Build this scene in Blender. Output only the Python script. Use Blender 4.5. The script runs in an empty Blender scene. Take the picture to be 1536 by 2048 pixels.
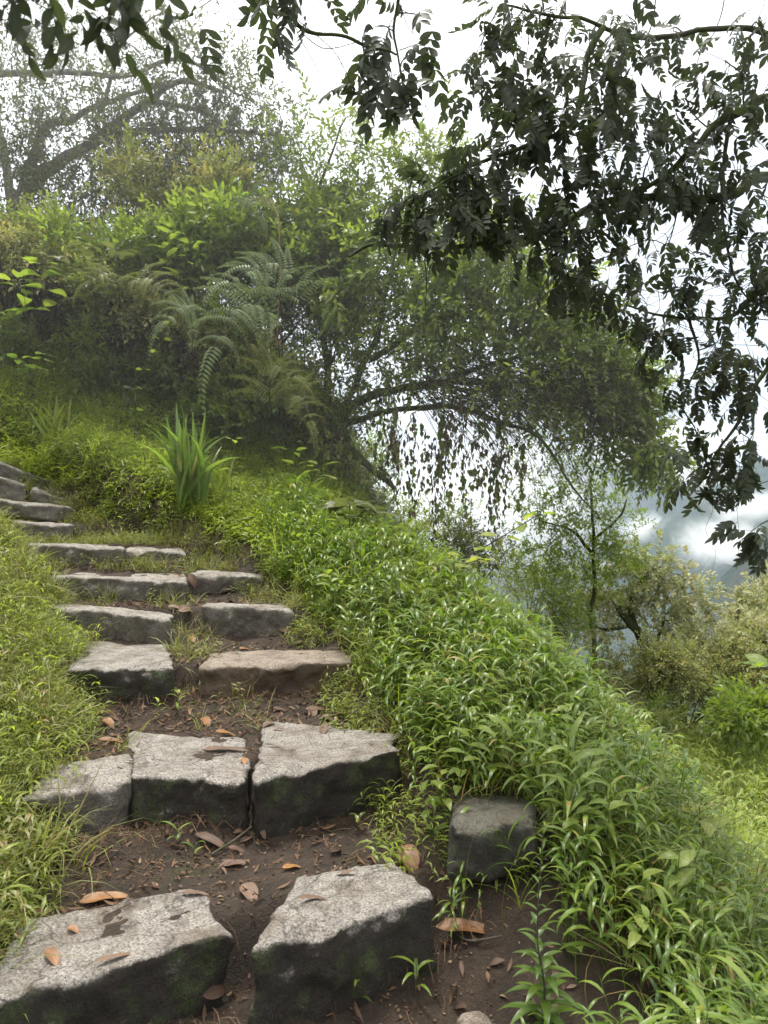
import bpy, math, random
import numpy as np
from mathutils import Vector, noise as mnoise
rng = np.random.default_rng(7)
random.seed(7)
PI = math.pi
R = math.radians
scene = bpy.context.scene

# ------------------------------------------------------------------ camera
FPX = 1540.0                       # focal length in photo pixels (1536 x 2048)
cam_data = bpy.data.cameras.new("camera")
cam_data.sensor_fit = 'HORIZONTAL'
cam_data.sensor_width = 36.0
cam_data.lens = 36.0 * FPX / 1536.0
cam_data.clip_start = 0.05
cam_data.clip_end = 12000
cam_data.dof.use_dof = True
cam_data.dof.focus_distance = 4.0
cam_data.dof.aperture_fstop = 8.0
cam = bpy.data.objects.new("camera", cam_data)
scene.collection.objects.link(cam)
cam.location = (0, 0, 0)
cam.rotation_euler = (R(90), 0, 0)
scene.camera = cam

# ------------------------------------------------------------------ exposure
scene.view_settings.view_transform = 'Standard'
scene.view_settings.look = 'None'
scene.view_settings.exposure = 0.90
scene.view_settings.gamma = 1.0
scene.cycles.max_bounces = 12
scene.cycles.diffuse_bounces = 4
scene.cycles.glossy_bounces = 2
scene.cycles.transmission_bounces = 5
scene.cycles.volume_bounces = 10
scene.cycles.transparent_max_bounces = 12
scene.cycles.volume_step_rate = 1.0
scene.cycles.volume_max_steps = 96
scene.cycles.use_denoising = True
scene.cycles.sample_clamp_indirect = 6.0

# ------------------------------------------------------------------ sun + sky
SUN_EL, SUN_AZ = 74.0, -20.0       # degrees; azimuth from +Y, negative = left
sun_data = bpy.data.lights.new("sun", 'SUN')
sun_data.energy = 3.2
sun_data.angle = R(11)
sun_data.color = (1.0, 0.95, 0.86)
sun = bpy.data.objects.new("sun", sun_data)
scene.collection.objects.link(sun)
sdir = Vector((math.sin(R(SUN_AZ)) * math.cos(R(SUN_EL)), math.cos(R(SUN_AZ)) * math.cos(R(SUN_EL)), math.sin(R(SUN_EL))))
sun.rotation_euler = sdir.to_track_quat('Z', 'Y').to_euler()

def NN(nt, kind, **kw):
    n = nt.nodes.new(kind)
    for k, v in kw.items():
        if k.startswith('i_'):
            key = k[2:].replace('_', ' ')
            n.inputs[key].default_value = v
        else:
            setattr(n, k, v)
    return n

def ramp(nt, fac, stops, interp='LINEAR'):
    n = nt.nodes.new('ShaderNodeValToRGB')
    n.color_ramp.interpolation = interp
    els = n.color_ramp.elements
    while len(els) < len(stops):
        els.new(0.5)
    for e, (p, c) in zip(els, stops):
        e.position = p
        e.color = (*c, 1) if len(c) == 3 else c
    nt.links.new(fac, n.inputs[0])
    return n.outputs[0]

def mixc(nt, fac, a, b, mode='MIX'):
    n = nt.nodes.new('ShaderNodeMix')
    n.data_type = 'RGBA'
    n.blend_type = mode
    for s, v in ((n.inputs[0], fac), (n.inputs[6], a), (n.inputs[7], b)):
        if hasattr(v, 'is_output') or isinstance(v, bpy.types.NodeSocket):
            nt.links.new(v, s)
        elif isinstance(v, (int, float)):
            s.default_value = v
        else:
            s.default_value = (*v, 1)
    return n.outputs[2]

def mth(nt, op, a, b=None, clamp=False):
    n = nt.nodes.new('ShaderNodeMath')
    n.operation = op
    n.use_clamp = clamp
    for s, v in ((n.inputs[0], a), (n.inputs[1], b)):
        if v is None:
            continue
        if isinstance(v, bpy.types.NodeSocket):
            nt.links.new(v, s)
        else:
            s.default_value = v
    return n.outputs[0]

def noise_tex(nt, vec, scale, detail=6, rough=0.6, dist=0.0):
    n = nt.nodes.new('ShaderNodeTexNoise')
    n.inputs['Scale'].default_value = scale
    n.inputs['Detail'].default_value = detail
    n.inputs['Roughness'].default_value = rough
    n.inputs['Distortion'].default_value = dist
    if vec is not None:
        nt.links.new(vec, n.inputs['Vector'])
    return n.outputs['Fac']

world = bpy.data.worlds.new("World")
scene.world = world
world.use_nodes = True
wn = world.node_tree
wn.nodes.clear()
wout = wn.nodes.new('ShaderNodeOutputWorld')
sky = NN(wn, 'ShaderNodeTexSky', sky_type='NISHITA', sun_disc=False)
sky.sun_elevation = R(SUN_EL)
sky.sun_rotation = R(SUN_AZ)
bg1 = wn.nodes.new('ShaderNodeBackground')
bg1.inputs[1].default_value = 0.08
wn.links.new(sky.outputs[0], bg1.inputs[0])
tc = wn.nodes.new('ShaderNodeTexCoord')
sep = wn.nodes.new('ShaderNodeSeparateXYZ')
wn.links.new(tc.outputs['Generated'], sep.inputs[0])
# cloud deck: brighter overhead and towards the veiled sun, greyer low down
mp = wn.nodes.new('ShaderNodeMapping')
mp.inputs['Scale'].default_value = (1, 1, 2.4)
wn.links.new(tc.outputs['Generated'], mp.inputs[0])
nz = noise_tex(wn, mp.outputs[0], 5.0, 8, 0.55, 0.3)
el = ramp(wn, sep.outputs[2], [(0.0, (0.80, 0.79, 0.80)), (0.10, (0.76, 0.75, 0.77)), (0.26, (0.98, 0.97, 0.97)), (0.7, (1.30, 1.28, 1.25))])
nzr = ramp(wn, nz, [(0.32, (0.68, 0.68, 0.70)), (0.62, (1.08, 1.08, 1.08))])
cl = mixc(wn, 1.0, el, nzr, 'MULTIPLY')
dotn = wn.nodes.new('ShaderNodeVectorMath')
dotn.operation = 'DOT_PRODUCT'
wn.links.new(tc.outputs['Generated'], dotn.inputs[0])
dotn.inputs[1].default_value = tuple(sdir)
glow = ramp(wn, mth(wn, 'MULTIPLY_ADD', dotn.outputs['Value'], 0.5), [(0, (0.5,)*3), (1, (1.0,)*3)])
dv = mth(wn, 'ADD', mth(wn, 'MULTIPLY', dotn.outputs['Value'], 0.5), 0.5)
glow = ramp(wn, dv, [(0.0, (0.62, 0.61, 0.60)), (0.55, (0.88, 0.87, 0.86)), (0.80, (1.02, 1.02, 1.02)), (1.0, (1.9, 1.87, 1.82))])
cl2 = mixc(wn, 1.0, cl, glow, 'MULTIPLY')
# a heavier grey cloud stands over the mountains to the right
dot2 = wn.nodes.new('ShaderNodeVectorMath')
dot2.operation = 'DOT_PRODUCT'
wn.links.new(tc.outputs['Generated'], dot2.inputs[0])
dot2.inputs[1].default_value = (0.47, 0.87, 0.12)
nz2w = noise_tex(wn, mp.outputs[0], 9.0, 8, 0.6, 0.5)
gd = mth(wn, 'ADD', dot2.outputs['Value'], mth(wn, 'MULTIPLY', mth(wn, 'SUBTRACT', nz2w, 0.5), 0.16))
cl2 = mixc(wn, ramp(wn, gd, [(0.90, (0,)*3), (0.985, (1,)*3)]), cl2, mixc(wn, 1.0, ramp(wn, nz2w, [(0.35, (0.30, 0.30, 0.325)), (0.62, (0.47, 0.465, 0.485))]), (1.0, 1.0, 1.0), 'MULTIPLY'))
bg2 = wn.nodes.new('ShaderNodeBackground')
wn.links.new(cl2, bg2.inputs[0])
bg2.inputs[1].default_value = 1.15
mx = wn.nodes.new('ShaderNodeMixShader')
mx.inputs[0].default_value = 0.92
wn.links.new(bg1.outputs[0], mx.inputs[1])
wn.links.new(bg2.outputs[0], mx.inputs[2])
wn.links.new(mx.outputs[0], wout.inputs[0])

# ------------------------------------------------------------------ helpers
def P(px, py, Y):
    """a point of the place: its direction read off the photograph, its distance Y in metres"""
    return np.array([(px - 768.0) / FPX * Y, Y, -(py - 1024.0) / FPX * Y])

def PZ(px, py, z):
    Y = -z * FPX / (py - 1024.0)
    return P(px, py, Y)

def tag(o, label=None, cat=None, group=None, kind=None):
    if label: o['label'] = label
    if cat: o['category'] = cat
    if group: o['group'] = group
    if kind: o['kind'] = kind
    return o

def empty(name, loc, label=None, cat=None, group=None):
    o = bpy.data.objects.new(name, None)
    o.empty_display_size = 0.1
    scene.collection.objects.link(o)
    o.location = tuple(loc)
    return tag(o, label, cat, group)

def sstep(t):
    t = np.clip(t, 0, 1)
    return t * t * (3 - 2 * t)

_perm = np.random.default_rng(3).random((64, 64, 64)).astype(np.float32)
def vnoise(p, s=1.0):
    """smooth value noise in 0..1 for an (n,3) array"""
    q = p * s + 31.7
    i = np.floor(q).astype(int)
    f = q - i
    f = f * f * (3 - 2 * f)
    i &= 63
    j = (i + 1) & 63
    x0, y0, z0 = i.T; x1, y1, z1 = j.T
    fx, fy, fz = f.T
    g = _perm
    c00 = g[x0, y0, z0] * (1 - fx) + g[x1, y0, z0] * fx
    c10 = g[x0, y1, z0] * (1 - fx) + g[x1, y1, z0] * fx
    c01 = g[x0, y0, z1] * (1 - fx) + g[x1, y0, z1] * fx
    c11 = g[x0, y1, z1] * (1 - fx) + g[x1, y1, z1] * fx
    return (c00 * (1 - fy) + c10 * fy) * (1 - fz) + (c01 * (1 - fy) + c11 * fy) * fz

def fbm(p, s=1.0, o=4, g=0.5):
    a, t, n = 1.0, 0.0, 0.0
    for k in range(o):
        t = t + a * (vnoise(p + 17.3 * k, s) - 0.5)
        n += a
        a *= g
        s *= 2.03
    return t / n * 2

class T:
    """a template: vertices, quads, per-vertex (across, along, random) and a material slot per face"""
    def __init__(s, v, f, a, m):
        s.v, s.f, s.a, s.m = v, f, a, m

def unit(v):
    v = np.asarray(v, float)
    return v / (np.linalg.norm(v, axis=-1, keepdims=True) + 1e-9)

def leaf(L=0.1, W=0.02, n=5, fold=0.25, droop=0.8, a=0.8, wave=0.0, slot=0, r=0.5, tip=0.0):
    v = np.linspace(0, 1, n + 1)
    w = W * 0.5 * np.sin(PI * v ** a) ** 0.85
    w[0] = W * 0.06
    w[-1] = W * 0.02
    th = droop * v ** 1.2
    y = np.concatenate([[0], np.cumsum(np.cos((th[1:] + th[:-1]) / 2))]) * L / n
    z = -np.concatenate([[0], np.cumsum(np.sin((th[1:] + th[:-1]) / 2))]) * L / n
    wv = wave * W * np.sin(v * 9)
    A = np.stack([-w, y, z + fold * w + wv], 1)
    B = np.stack([0 * w, y, z], 1)
    C = np.stack([w, y, z + fold * w - wv], 1)
    V = np.stack([A, B, C], 1).reshape(-1, 3)
    F = []
    for i in range(n):
        o = i * 3
        F += [(o, o + 1, o + 4, o + 3), (o + 1, o + 2, o + 5, o + 4)]
    U = np.zeros((len(V), 3))
    U[0::3, 0] = -1; U[2::3, 0] = 1
    U[:, 1] = np.repeat(v, 3)
    U[:, 2] = r
    return T(V, np.array(F), U, np.full(len(F), slot))

def tube(pts, rad, sides=4, slot=0, r=0.5):
    pts = np.asarray(pts, float)
    n = len(pts)
    rad = np.broadcast_to(np.asarray(rad, float), (n,)) if np.ndim(rad) == 0 else np.asarray(rad)
    t = unit(np.gradient(pts, axis=0))
    up = np.array([0.13, 0.27, 0.95])
    s = unit(np.cross(t, up))
    b = np.cross(s, t)
    an = np.arange(sides) * 2 * PI / sides
    V = pts[:, None] + rad[:, None, None] * (np.cos(an)[None, :, None] * s[:, None] + np.sin(an)[None, :, None] * b[:, None])
    V = V.reshape(-1, 3)
    F = []
    for i in range(n - 1):
        for k in range(sides):
            k2 = (k + 1) % sides
            F.append((i * sides + k, i * sides + k2, (i + 1) * sides + k2, (i + 1) * sides + k))
    U = np.zeros((len(V), 3))
    U[:, 1] = np.repeat(np.linspace(0, 1, n), sides)
    U[:, 0] = np.tile(np.linspace(-1, 1, sides), n)
    U[:, 2] = r
    return T(V, np.array(F), U, np.full(len(F), slot))

def basis(d, up=(0, 0, 1)):
    """columns X,Y,Z with Y along d and Z close to up; arrays (k,3) -> (k,3,3)"""
    d = unit(np.atleast_2d(d))
    up = np.broadcast_to(np.asarray(up, float), d.shape)
    x = np.cross(d, up)
    bad = np.linalg.norm(x, axis=1) < 1e-3
    x[bad] = [1, 0, 0]
    x = unit(x)
    z = np.cross(x, d)
    return np.stack([x, d, z], axis=2)

def xf(t, M, p=(0, 0, 0), s=1.0, r=None, slot=None):
    a = t.a.copy()
    if r is not None: a[:, 2] = r
    return T((t.v * s) @ np.asarray(M).T + np.asarray(p), t.f, a, t.m if slot is None else np.full(len(t.m), slot))

def join(ts):
    o = 0
    V, F, A, M = [], [], [], []
    for t in ts:
        V.append(t.v); F.append(t.f + o); A.append(t.a); M.append(t.m)
        o += len(t.v)
    return T(np.concatenate(V), np.concatenate(F), np.concatenate(A), np.concatenate(M))

def scatter(t, pos, M, s, r=None):
    """many copies of template t: positions (k,3), bases (k,3,3), sizes (k,)"""
    k = len(pos)
    s = np.broadcast_to(s, (k,))
    V = np.einsum('kij,nj->kni', M * s[:, None, None], t.v) + pos[:, None]
    n = len(t.v)
    F = t.f[None] + (np.arange(k) * n)[:, None, None]
    A = np.broadcast_to(t.a, (k, n, 3)).copy()
    rr = rng.random(k) if r is None else r
    A[:, :, 2] = (A[:, :, 2] * 0.4 + rr[:, None] * 0.6)
    return T(V.reshape(-1, 3), F.reshape(-1, 4), A.reshape(-1, 3), np.tile(t.m, k))

def mixscatter(ts, pos, M, s):
    pick = rng.integers(0, len(ts), len(pos))
    s = np.broadcast_to(s, (len(pos),))
    return join([scatter(t, pos[pick == i], M[pick == i], s[pick == i]) for i, t in enumerate(ts) if (pick == i).any()])

def build(name, t, mats, parent=None, smooth=True, base=None, link=True):
    if isinstance(t, list): t = join(t)
    v = t.v if base is None else t.v - np.asarray(base)
    me = bpy.data.meshes.new(name)
    me.vertices.add(len(v)); me.loops.add(t.f.size); me.polygons.add(len(t.f))
    me.vertices.foreach_set('co', v.astype(np.float32).ravel())
    me.loops.foreach_set('vertex_index', t.f.astype(np.int32).ravel())
    me.polygons.foreach_set('loop_start', np.arange(len(t.f), dtype=np.int32) * t.f.shape[1])
    me.polygons.foreach_set('material_index', t.m.astype(np.int32))
    me.polygons.foreach_set('use_smooth', np.full(len(t.f), smooth))
    at = me.attributes.new('lv', 'FLOAT_VECTOR', 'POINT')
    at.data.foreach_set('vector', t.a.astype(np.float32).ravel())
    me.update(calc_edges=True)
    if not isinstance(mats, (list, tuple)): mats = [mats]
    for m in mats: me.materials.append(m)
    o = bpy.data.objects.new(name, me)
    if link: scene.collection.objects.link(o)
    if parent is not None: o.parent = parent
    if base is not None and parent is None: o.location = tuple(base)
    return o

def spline(pts, n=24, jit=0.0):
    """Catmull-Rom through pts"""
    p = np.asarray(pts, float)
    p = np.vstack([2 * p[0] - p[1], p, 2 * p[-1] - p[-2]])
    segs = len(p) - 3
    out = []
    for u in np.linspace(0, segs - 1e-6, n):
        i = int(u); t = u - i
        a, b, c, d = p[i:i + 4]
        out.append(0.5 * ((2 * b) + (-a + c) * t + (2 * a - 5 * b + 4 * c - d) * t * t + (-a + 3 * b - 3 * c + d) * t ** 3))
    out = np.array(out)
    if jit:
        w = np.stack([fbm(out * 1.0 + 5.1 * k, 3.0 / max(jit * 20, .5), 3) for k in range(3)], 1)
        out = out + w * jit
    return out

# ------------------------------------------------------------------ materials
def newmat(name):
    m = bpy.data.materials.new(name)
    m.use_nodes = True
    nt = m.node_tree
    nt.nodes.clear()
    return m, nt, nt.nodes.new('ShaderNodeOutputMaterial')

def leafmat(name, cols, trans=0.4, rough=0.42, spec=0.45, rib=0.35, tcol=None, dead=0.0, deadcol=(0.22, 0.13, 0.05)):
    """cols: ramp of base colours over each leaf's own random number; the midrib is paler; some tips are dry"""
    m, nt, out = newmat(name)
    at = NN(nt, 'ShaderNodeAttribute', attribute_name='lv')
    sp = nt.nodes.new('ShaderNodeSeparateXYZ')
    nt.links.new(at.outputs['Vector'], sp.inputs[0])
    n = len(cols)
    c = ramp(nt, sp.outputs[2], [(i / max(n - 1, 1), k) for i, k in enumerate(cols)])
    geo = nt.nodes.new('ShaderNodeNewGeometry')
    nz = noise_tex(nt, geo.outputs['Position'], 35, 3)
    c = mixc(nt, ramp(nt, nz, [(0.35, (0,)*3), (0.75, (1,)*3)]), c, mixc(nt, 1.0, c, (1.35, 1.22, 0.95), 'MULTIPLY'))
    u = mth(nt, 'ABSOLUTE', sp.outputs[0])
    ribm = ramp(nt, u, [(0.0, (1,)*3), (0.14, (0,)*3)])
    rb = mth(nt, 'MULTIPLY', ribm, rib)
    c = mixc(nt, rb, c, mixc(nt, 1.0, c, (2.0, 1.8, 1.6), 'MULTIPLY'))
    if dead > 0:
        z = mth(nt, 'ADD', mth(nt, 'MULTIPLY', sp.outputs[2], 1.0), mth(nt, 'MULTIPLY', mth(nt, 'SUBTRACT', nz, 0.5), 0.9))
        c = mixc(nt, ramp(nt, z, [(1 - dead - 0.04, (0,)*3), (1 - dead + 0.04, (1,)*3)]), c, deadcol)
    pr = nt.nodes.new('ShaderNodeBsdfPrincipled')
    nt.links.new(c, pr.inputs['Base Color'])
    pr.inputs['Roughness'].default_value = rough
    pr.inputs['Specular IOR Level'].default_value = spec
    tr = nt.nodes.new('ShaderNodeBsdfTranslucent')
    tc_ = mixc(nt, 1.0, c, tcol or (1.4, 1.5, 0.7), 'MULTIPLY')
    nt.links.new(tc_, tr.inputs[0])
    mx = nt.nodes.new('ShaderNodeMixShader')
    mx.inputs[0].default_value = trans
    nt.links.new(pr.outputs[0], mx.inputs[1]); nt.links.new(tr.outputs[0], mx.inputs[2])
    nt.links.new(mx.outputs[0], out.inputs[0])
    return m

def barkmat(name, c1, c2, moss=0.0, mosscol=(0.05, 0.07, 0.02), scale=20):
    m, nt, out = newmat(name)
    geo = nt.nodes.new('ShaderNodeNewGeometry')
    nz = noise_tex(nt, geo.outputs['Position'], scale, 5, 0.65)
    c = ramp(nt, nz, [(0.3, c1), (0.7, c2)])
    if moss:
        nm = noise_tex(nt, geo.outputs['Position'], scale * 0.4, 5, 0.7)
        c = mixc(nt, ramp(nt, nm, [(0.55 - moss * 0.3, (0,)*3), (0.65 - moss * 0.3, (1,)*3)]), c, mosscol)
    pr = nt.nodes.new('ShaderNodeBsdfPrincipled')
    nt.links.new(c, pr.inputs['Base Color'])
    pr.inputs['Roughness'].default_value = 0.9
    pr.inputs['Specular IOR Level'].default_value = 0.2
    b = nt.nodes.new('ShaderNodeBump')
    b.inputs['Strength'].default_value = 0.6
    b.inputs['Distance'].default_value = 0.01
    nt.links.new(nz, b.inputs['Height'])
    nt.links.new(b.outputs[0], pr.inputs['Normal'])
    nt.links.new(pr.outputs[0], out.inputs[0])
    return m

def soilmat():
    m, nt, out = newmat('soil')
    geo = nt.nodes.new('ShaderNodeNewGeometry')
    pos = geo.outputs['Position']
    n1 = noise_tex(nt, pos, 6, 8, 0.7)
    n2 = noise_tex(nt, pos, 60, 6, 0.75)
    n3 = noise_tex(nt, pos, 220, 4, 0.7)
    c = ramp(nt, n1, [(0.28, (0.030, 0.021, 0.014)), (0.5, (0.062, 0.042, 0.028)), (0.72, (0.12, 0.084, 0.056))])
    c = mixc(nt, ramp(nt, n2, [(0.48, (0,)*3), (0.70, (0.75,)*3)]), c, (0.030, 0.021, 0.016))
    c = mixc(nt, ramp(nt, n3, [(0.64, (0,)*3), (0.72, (0.8,)*3)]), c, (0.26, 0.21, 0.17))
    n4 = noise_tex(nt, pos, 3.1, 6, 0.7)
    c = mixc(nt, ramp(nt, n4, [(0.56, (0,)*3), (0.70, (0.7,)*3)]), c, (0.045, 0.060, 0.018))
    # far down the valley the soil is wholly grown over
    sp = nt.nodes.new('ShaderNodeSeparateXYZ')
    nt.links.new(pos, sp.inputs[0])
    far = ramp(nt, mth(nt, 'DIVIDE', sp.outputs[1], 60.0), [(0.16, (0,)*3), (0.3, (1,)*3)])
    fo = ramp(nt, noise_tex(nt, pos, 0.12, 8, 0.7), [(0.3, (0.02, 0.035, 0.012)), (0.7, (0.07, 0.10, 0.03))])
    c = mixc(nt, far, c, fo)
    pr = nt.nodes.new('ShaderNodeBsdfPrincipled')
    nt.links.new(c, pr.inputs['Base Color'])
    rr = ramp(nt, n1, [(0.3, (0.62,)*3), (0.7, (0.92,)*3)])
    nt.links.new(rr, pr.inputs['Roughness'])
    pr.inputs['Specular IOR Level'].default_value = 0.35
    b = nt.nodes.new('ShaderNodeBump')
    b.inputs['Strength'].default_value = 1.0
    b.inputs['Distance'].default_value = 0.03
    hh = mth(nt, 'ADD', n2, mth(nt, 'MULTIPLY', n3, 0.35))
    nt.links.new(hh, b.inputs['Height'])
    nt.links.new(b.outputs[0], pr.inputs['Normal'])
    nt.links.new(pr.outputs[0], out.inputs[0])
    return m

def stonemat(name, light=(0.40, 0.368, 0.328), dark=(0.06, 0.055, 0.048), tint=(0.22, 0.198, 0.172), face=(0.024, 0.018, 0.012), grime_shade=0.95, mossy=0.35):
    """speckled granite; the risers carry damp soil and moss, and shade painted into their dark colour"""
    m, nt, out = newmat(name)
    geo = nt.nodes.new('ShaderNodeNewGeometry')
    pos = geo.outputs['Position']
    s1 = noise_tex(nt, pos, 125, 4, 0.8)
    s2 = noise_tex(nt, pos, 14, 7, 0.7)
    s3 = noise_tex(nt, pos, 300, 3, 0.7)
    vor = nt.nodes.new('ShaderNodeTexVoronoi')
    vor.inputs['Scale'].default_value = 150
    nt.links.new(pos, vor.inputs['Vector'])
    c = ramp(nt, s1, [(0.36, dark), (0.47, tint), (0.58, light)])
    cv = ramp(nt, vor.outputs['Distance'], [(0.12, (1,)*3), (0.28, (0,)*3)])
    c = mixc(nt, mth(nt, 'MULTIPLY', cv, 0.4), c, dark)
    c = mixc(nt, ramp(nt, s2, [(0.40, (0.60,)*3), (0.56, (0,)*3)]), c, mixc(nt, 1.0, c, (0.42, 0.40, 0.37), 'MULTIPLY'))
    c = mixc(nt, ramp(nt, s3, [(0.64, (0,)*3), (0.74, (0.6,)*3)]), c, (0.03, 0.03, 0.03))
    # brown soil trodden over part of the top
    so = noise_tex(nt, pos, 5.5, 7, 0.72, 0.4)
    c = mixc(nt, ramp(nt, so, [(0.50, (0,)*3), (0.66, (0.8,)*3)]), c, (0.115, 0.085, 0.06))
    lich = noise_tex(nt, pos, 19, 6, 0.7, 0.5)
    c = mixc(nt, ramp(nt, lich, [(0.60, (0,)*3), (0.66, (0.45,)*3)]), c, (0.13, 0.15, 0.085))
    crk = nt.nodes.new('ShaderNodeTexVoronoi'); crk.feature = 'DISTANCE_TO_EDGE'; crk.inputs['Scale'].default_value = 3.2
    wv = nt.nodes.new('ShaderNodeVectorMath'); wv.operation = 'MULTIPLY_ADD'
    nt.links.new(geo.outputs['Position'], wv.inputs[2]); wv.inputs[1].default_value = (0.35, 0.35, 0.35)
    nzc = nt.nodes.new('ShaderNodeTexNoise'); nzc.inputs['Scale'].default_value = 4.0; nzc.inputs['Detail'].default_value = 5; nt.links.new(pos, nzc.inputs['Vector'])
    nt.links.new(nzc.outputs['Color'], wv.inputs[0]); nt.links.new(wv.outputs[0], crk.inputs['Vector'])
    crk_m = ramp(nt, crk.outputs['Distance'], [(0.004, (1,)*3), (0.016, (0,)*3)])
    c = mixc(nt, mth(nt, 'MULTIPLY', crk_m, 0.6), c, (0.03, 0.026, 0.02))
    # the upright faces: soil and moss, plus shade darkened into their colour
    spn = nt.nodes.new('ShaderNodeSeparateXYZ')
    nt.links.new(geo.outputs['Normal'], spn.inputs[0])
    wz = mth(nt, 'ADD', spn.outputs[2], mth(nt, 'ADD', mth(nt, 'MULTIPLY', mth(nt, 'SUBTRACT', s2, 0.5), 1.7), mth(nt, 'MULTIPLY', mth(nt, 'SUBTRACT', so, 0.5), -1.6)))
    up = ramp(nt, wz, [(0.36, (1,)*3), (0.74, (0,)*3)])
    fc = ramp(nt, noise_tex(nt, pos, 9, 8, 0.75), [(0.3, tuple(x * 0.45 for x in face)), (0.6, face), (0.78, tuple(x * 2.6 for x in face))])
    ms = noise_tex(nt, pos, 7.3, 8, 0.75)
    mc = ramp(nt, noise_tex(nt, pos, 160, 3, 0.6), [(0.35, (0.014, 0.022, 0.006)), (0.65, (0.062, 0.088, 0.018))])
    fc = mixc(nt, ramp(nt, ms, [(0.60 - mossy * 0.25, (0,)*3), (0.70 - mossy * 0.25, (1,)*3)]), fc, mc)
    c = mixc(nt, mth(nt, 'MULTIPLY', up, grime_shade), c, fc)
    pr = nt.nodes.new('ShaderNodeBsdfPrincipled')
    nt.links.new(c, pr.inputs['Base Color'])
    pr.inputs['Roughness'].default_value = 0.75
    pr.inputs['Specular IOR Level'].default_value = 0.4
    b = nt.nodes.new('ShaderNodeBump')
    b.inputs['Strength'].default_value = 1.0
    b.inputs['Distance'].default_value = 0.012
    hh = mth(nt, 'ADD', mth(nt, 'ADD', mth(nt, 'MULTIPLY', s1, 0.5), mth(nt, 'MULTIPLY', s3, 0.3)), mth(nt, 'MULTIPLY', s2, 2.0))
    nt.links.new(hh, b.inputs['Height'])
    nt.links.new(b.outputs[0], pr.inputs['Normal'])
    nt.links.new(pr.outputs[0], out.inputs[0])
    return m

M_soil = soilmat()
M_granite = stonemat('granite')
M_granite_far = stonemat('weathered_granite', light=(0.40, 0.37, 0.33), tint=(0.26, 0.235, 0.20), face=(0.085, 0.075, 0.058), grime_shade=0.75, mossy=0.2)
M_tan = stonemat('tan_stone', light=(0.36, 0.30, 0.24), tint=(0.24, 0.19, 0.145), face=(0.17, 0.125, 0.085), grime_shade=0.8, mossy=0.1)
M_mossrock = stonemat('mossy_rock', light=(0.16, 0.15, 0.12), dark=(0.05, 0.048, 0.04), tint=(0.10, 0.095, 0.07), face=(0.035, 0.033, 0.027), grime_shade=0.8, mossy=0.5)

# ------------------------------------------------------------------ the lie of the land
LINES = [((-1.01, 2.00), (0.153, 2.507)), ((-1.28, 2.79), (0.058, 3.33)), ((-1.67, 4.02), (-0.174, 4.24)),
         ((-2.2, 4.95), (-0.57, 4.9)), ((-2.35, 5.45), (-0.87, 5.75)), ((-2.78, 6.0), (-1.58, 6.15)),
         ((-3.14, 6.5), (-2.65, 6.6)), ((-3.33, 6.6), (-2.8, 6.9)), ((-3.48, 6.8), (-2.82, 7.1)),
         ((-3.58, 7.0), (-3.04, 7.3)), ((-3.66, 7.5), (-3.37, 7.6))]
TREAD = [-1.50, -1.262, -1.042, -0.838, -0.645, -0.475, -0.285, -0.10, 0.06, 0.21, 0.39, 0.53]
CL = np.array([(-.43, 1.2), (-.45, 2.2), (-.62, 3.05), (-.9, 4.05), (-1.3, 4.96), (-1.65, 5.5), (-2.1, 6.0), (-2.7, 6.5), (-3.15, 6.85), (-3.7, 7.2), (-4.6, 7.4), (-6, 7.5)])
CW = np.array([.66, .66, .68, .70, .72, .68, .62, .5, .45, .45, .45, .45])

def pathd(x, y):
    """distance to the path's centre line over its half width, signed: negative left, positive right"""
    x = np.asarray(x, float); y = np.asarray(y, float)
    best = np.full(x.shape, 1e9); out = np.zeros(x.shape)
    for i in range(len(CL) - 1):
        a, b = CL[i], CL[i + 1]
        d = b - a
        t = np.clip(((x - a[0]) * d[0] + (y - a[1]) * d[1]) / (d @ d), 0, 1)
        qx, qy = x - a[0] - t * d[0], y - a[1] - t * d[1]
        r = np.hypot(qx, qy)
        sgn = np.sign(qx * d[1] - qy * d[0])
        w = CW[i] * (1 - t) + CW[i + 1] * t
        m = r < best
        best = np.where(m, r, best)
        out = np.where(m, sgn * r / w, out)
    return out

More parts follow.
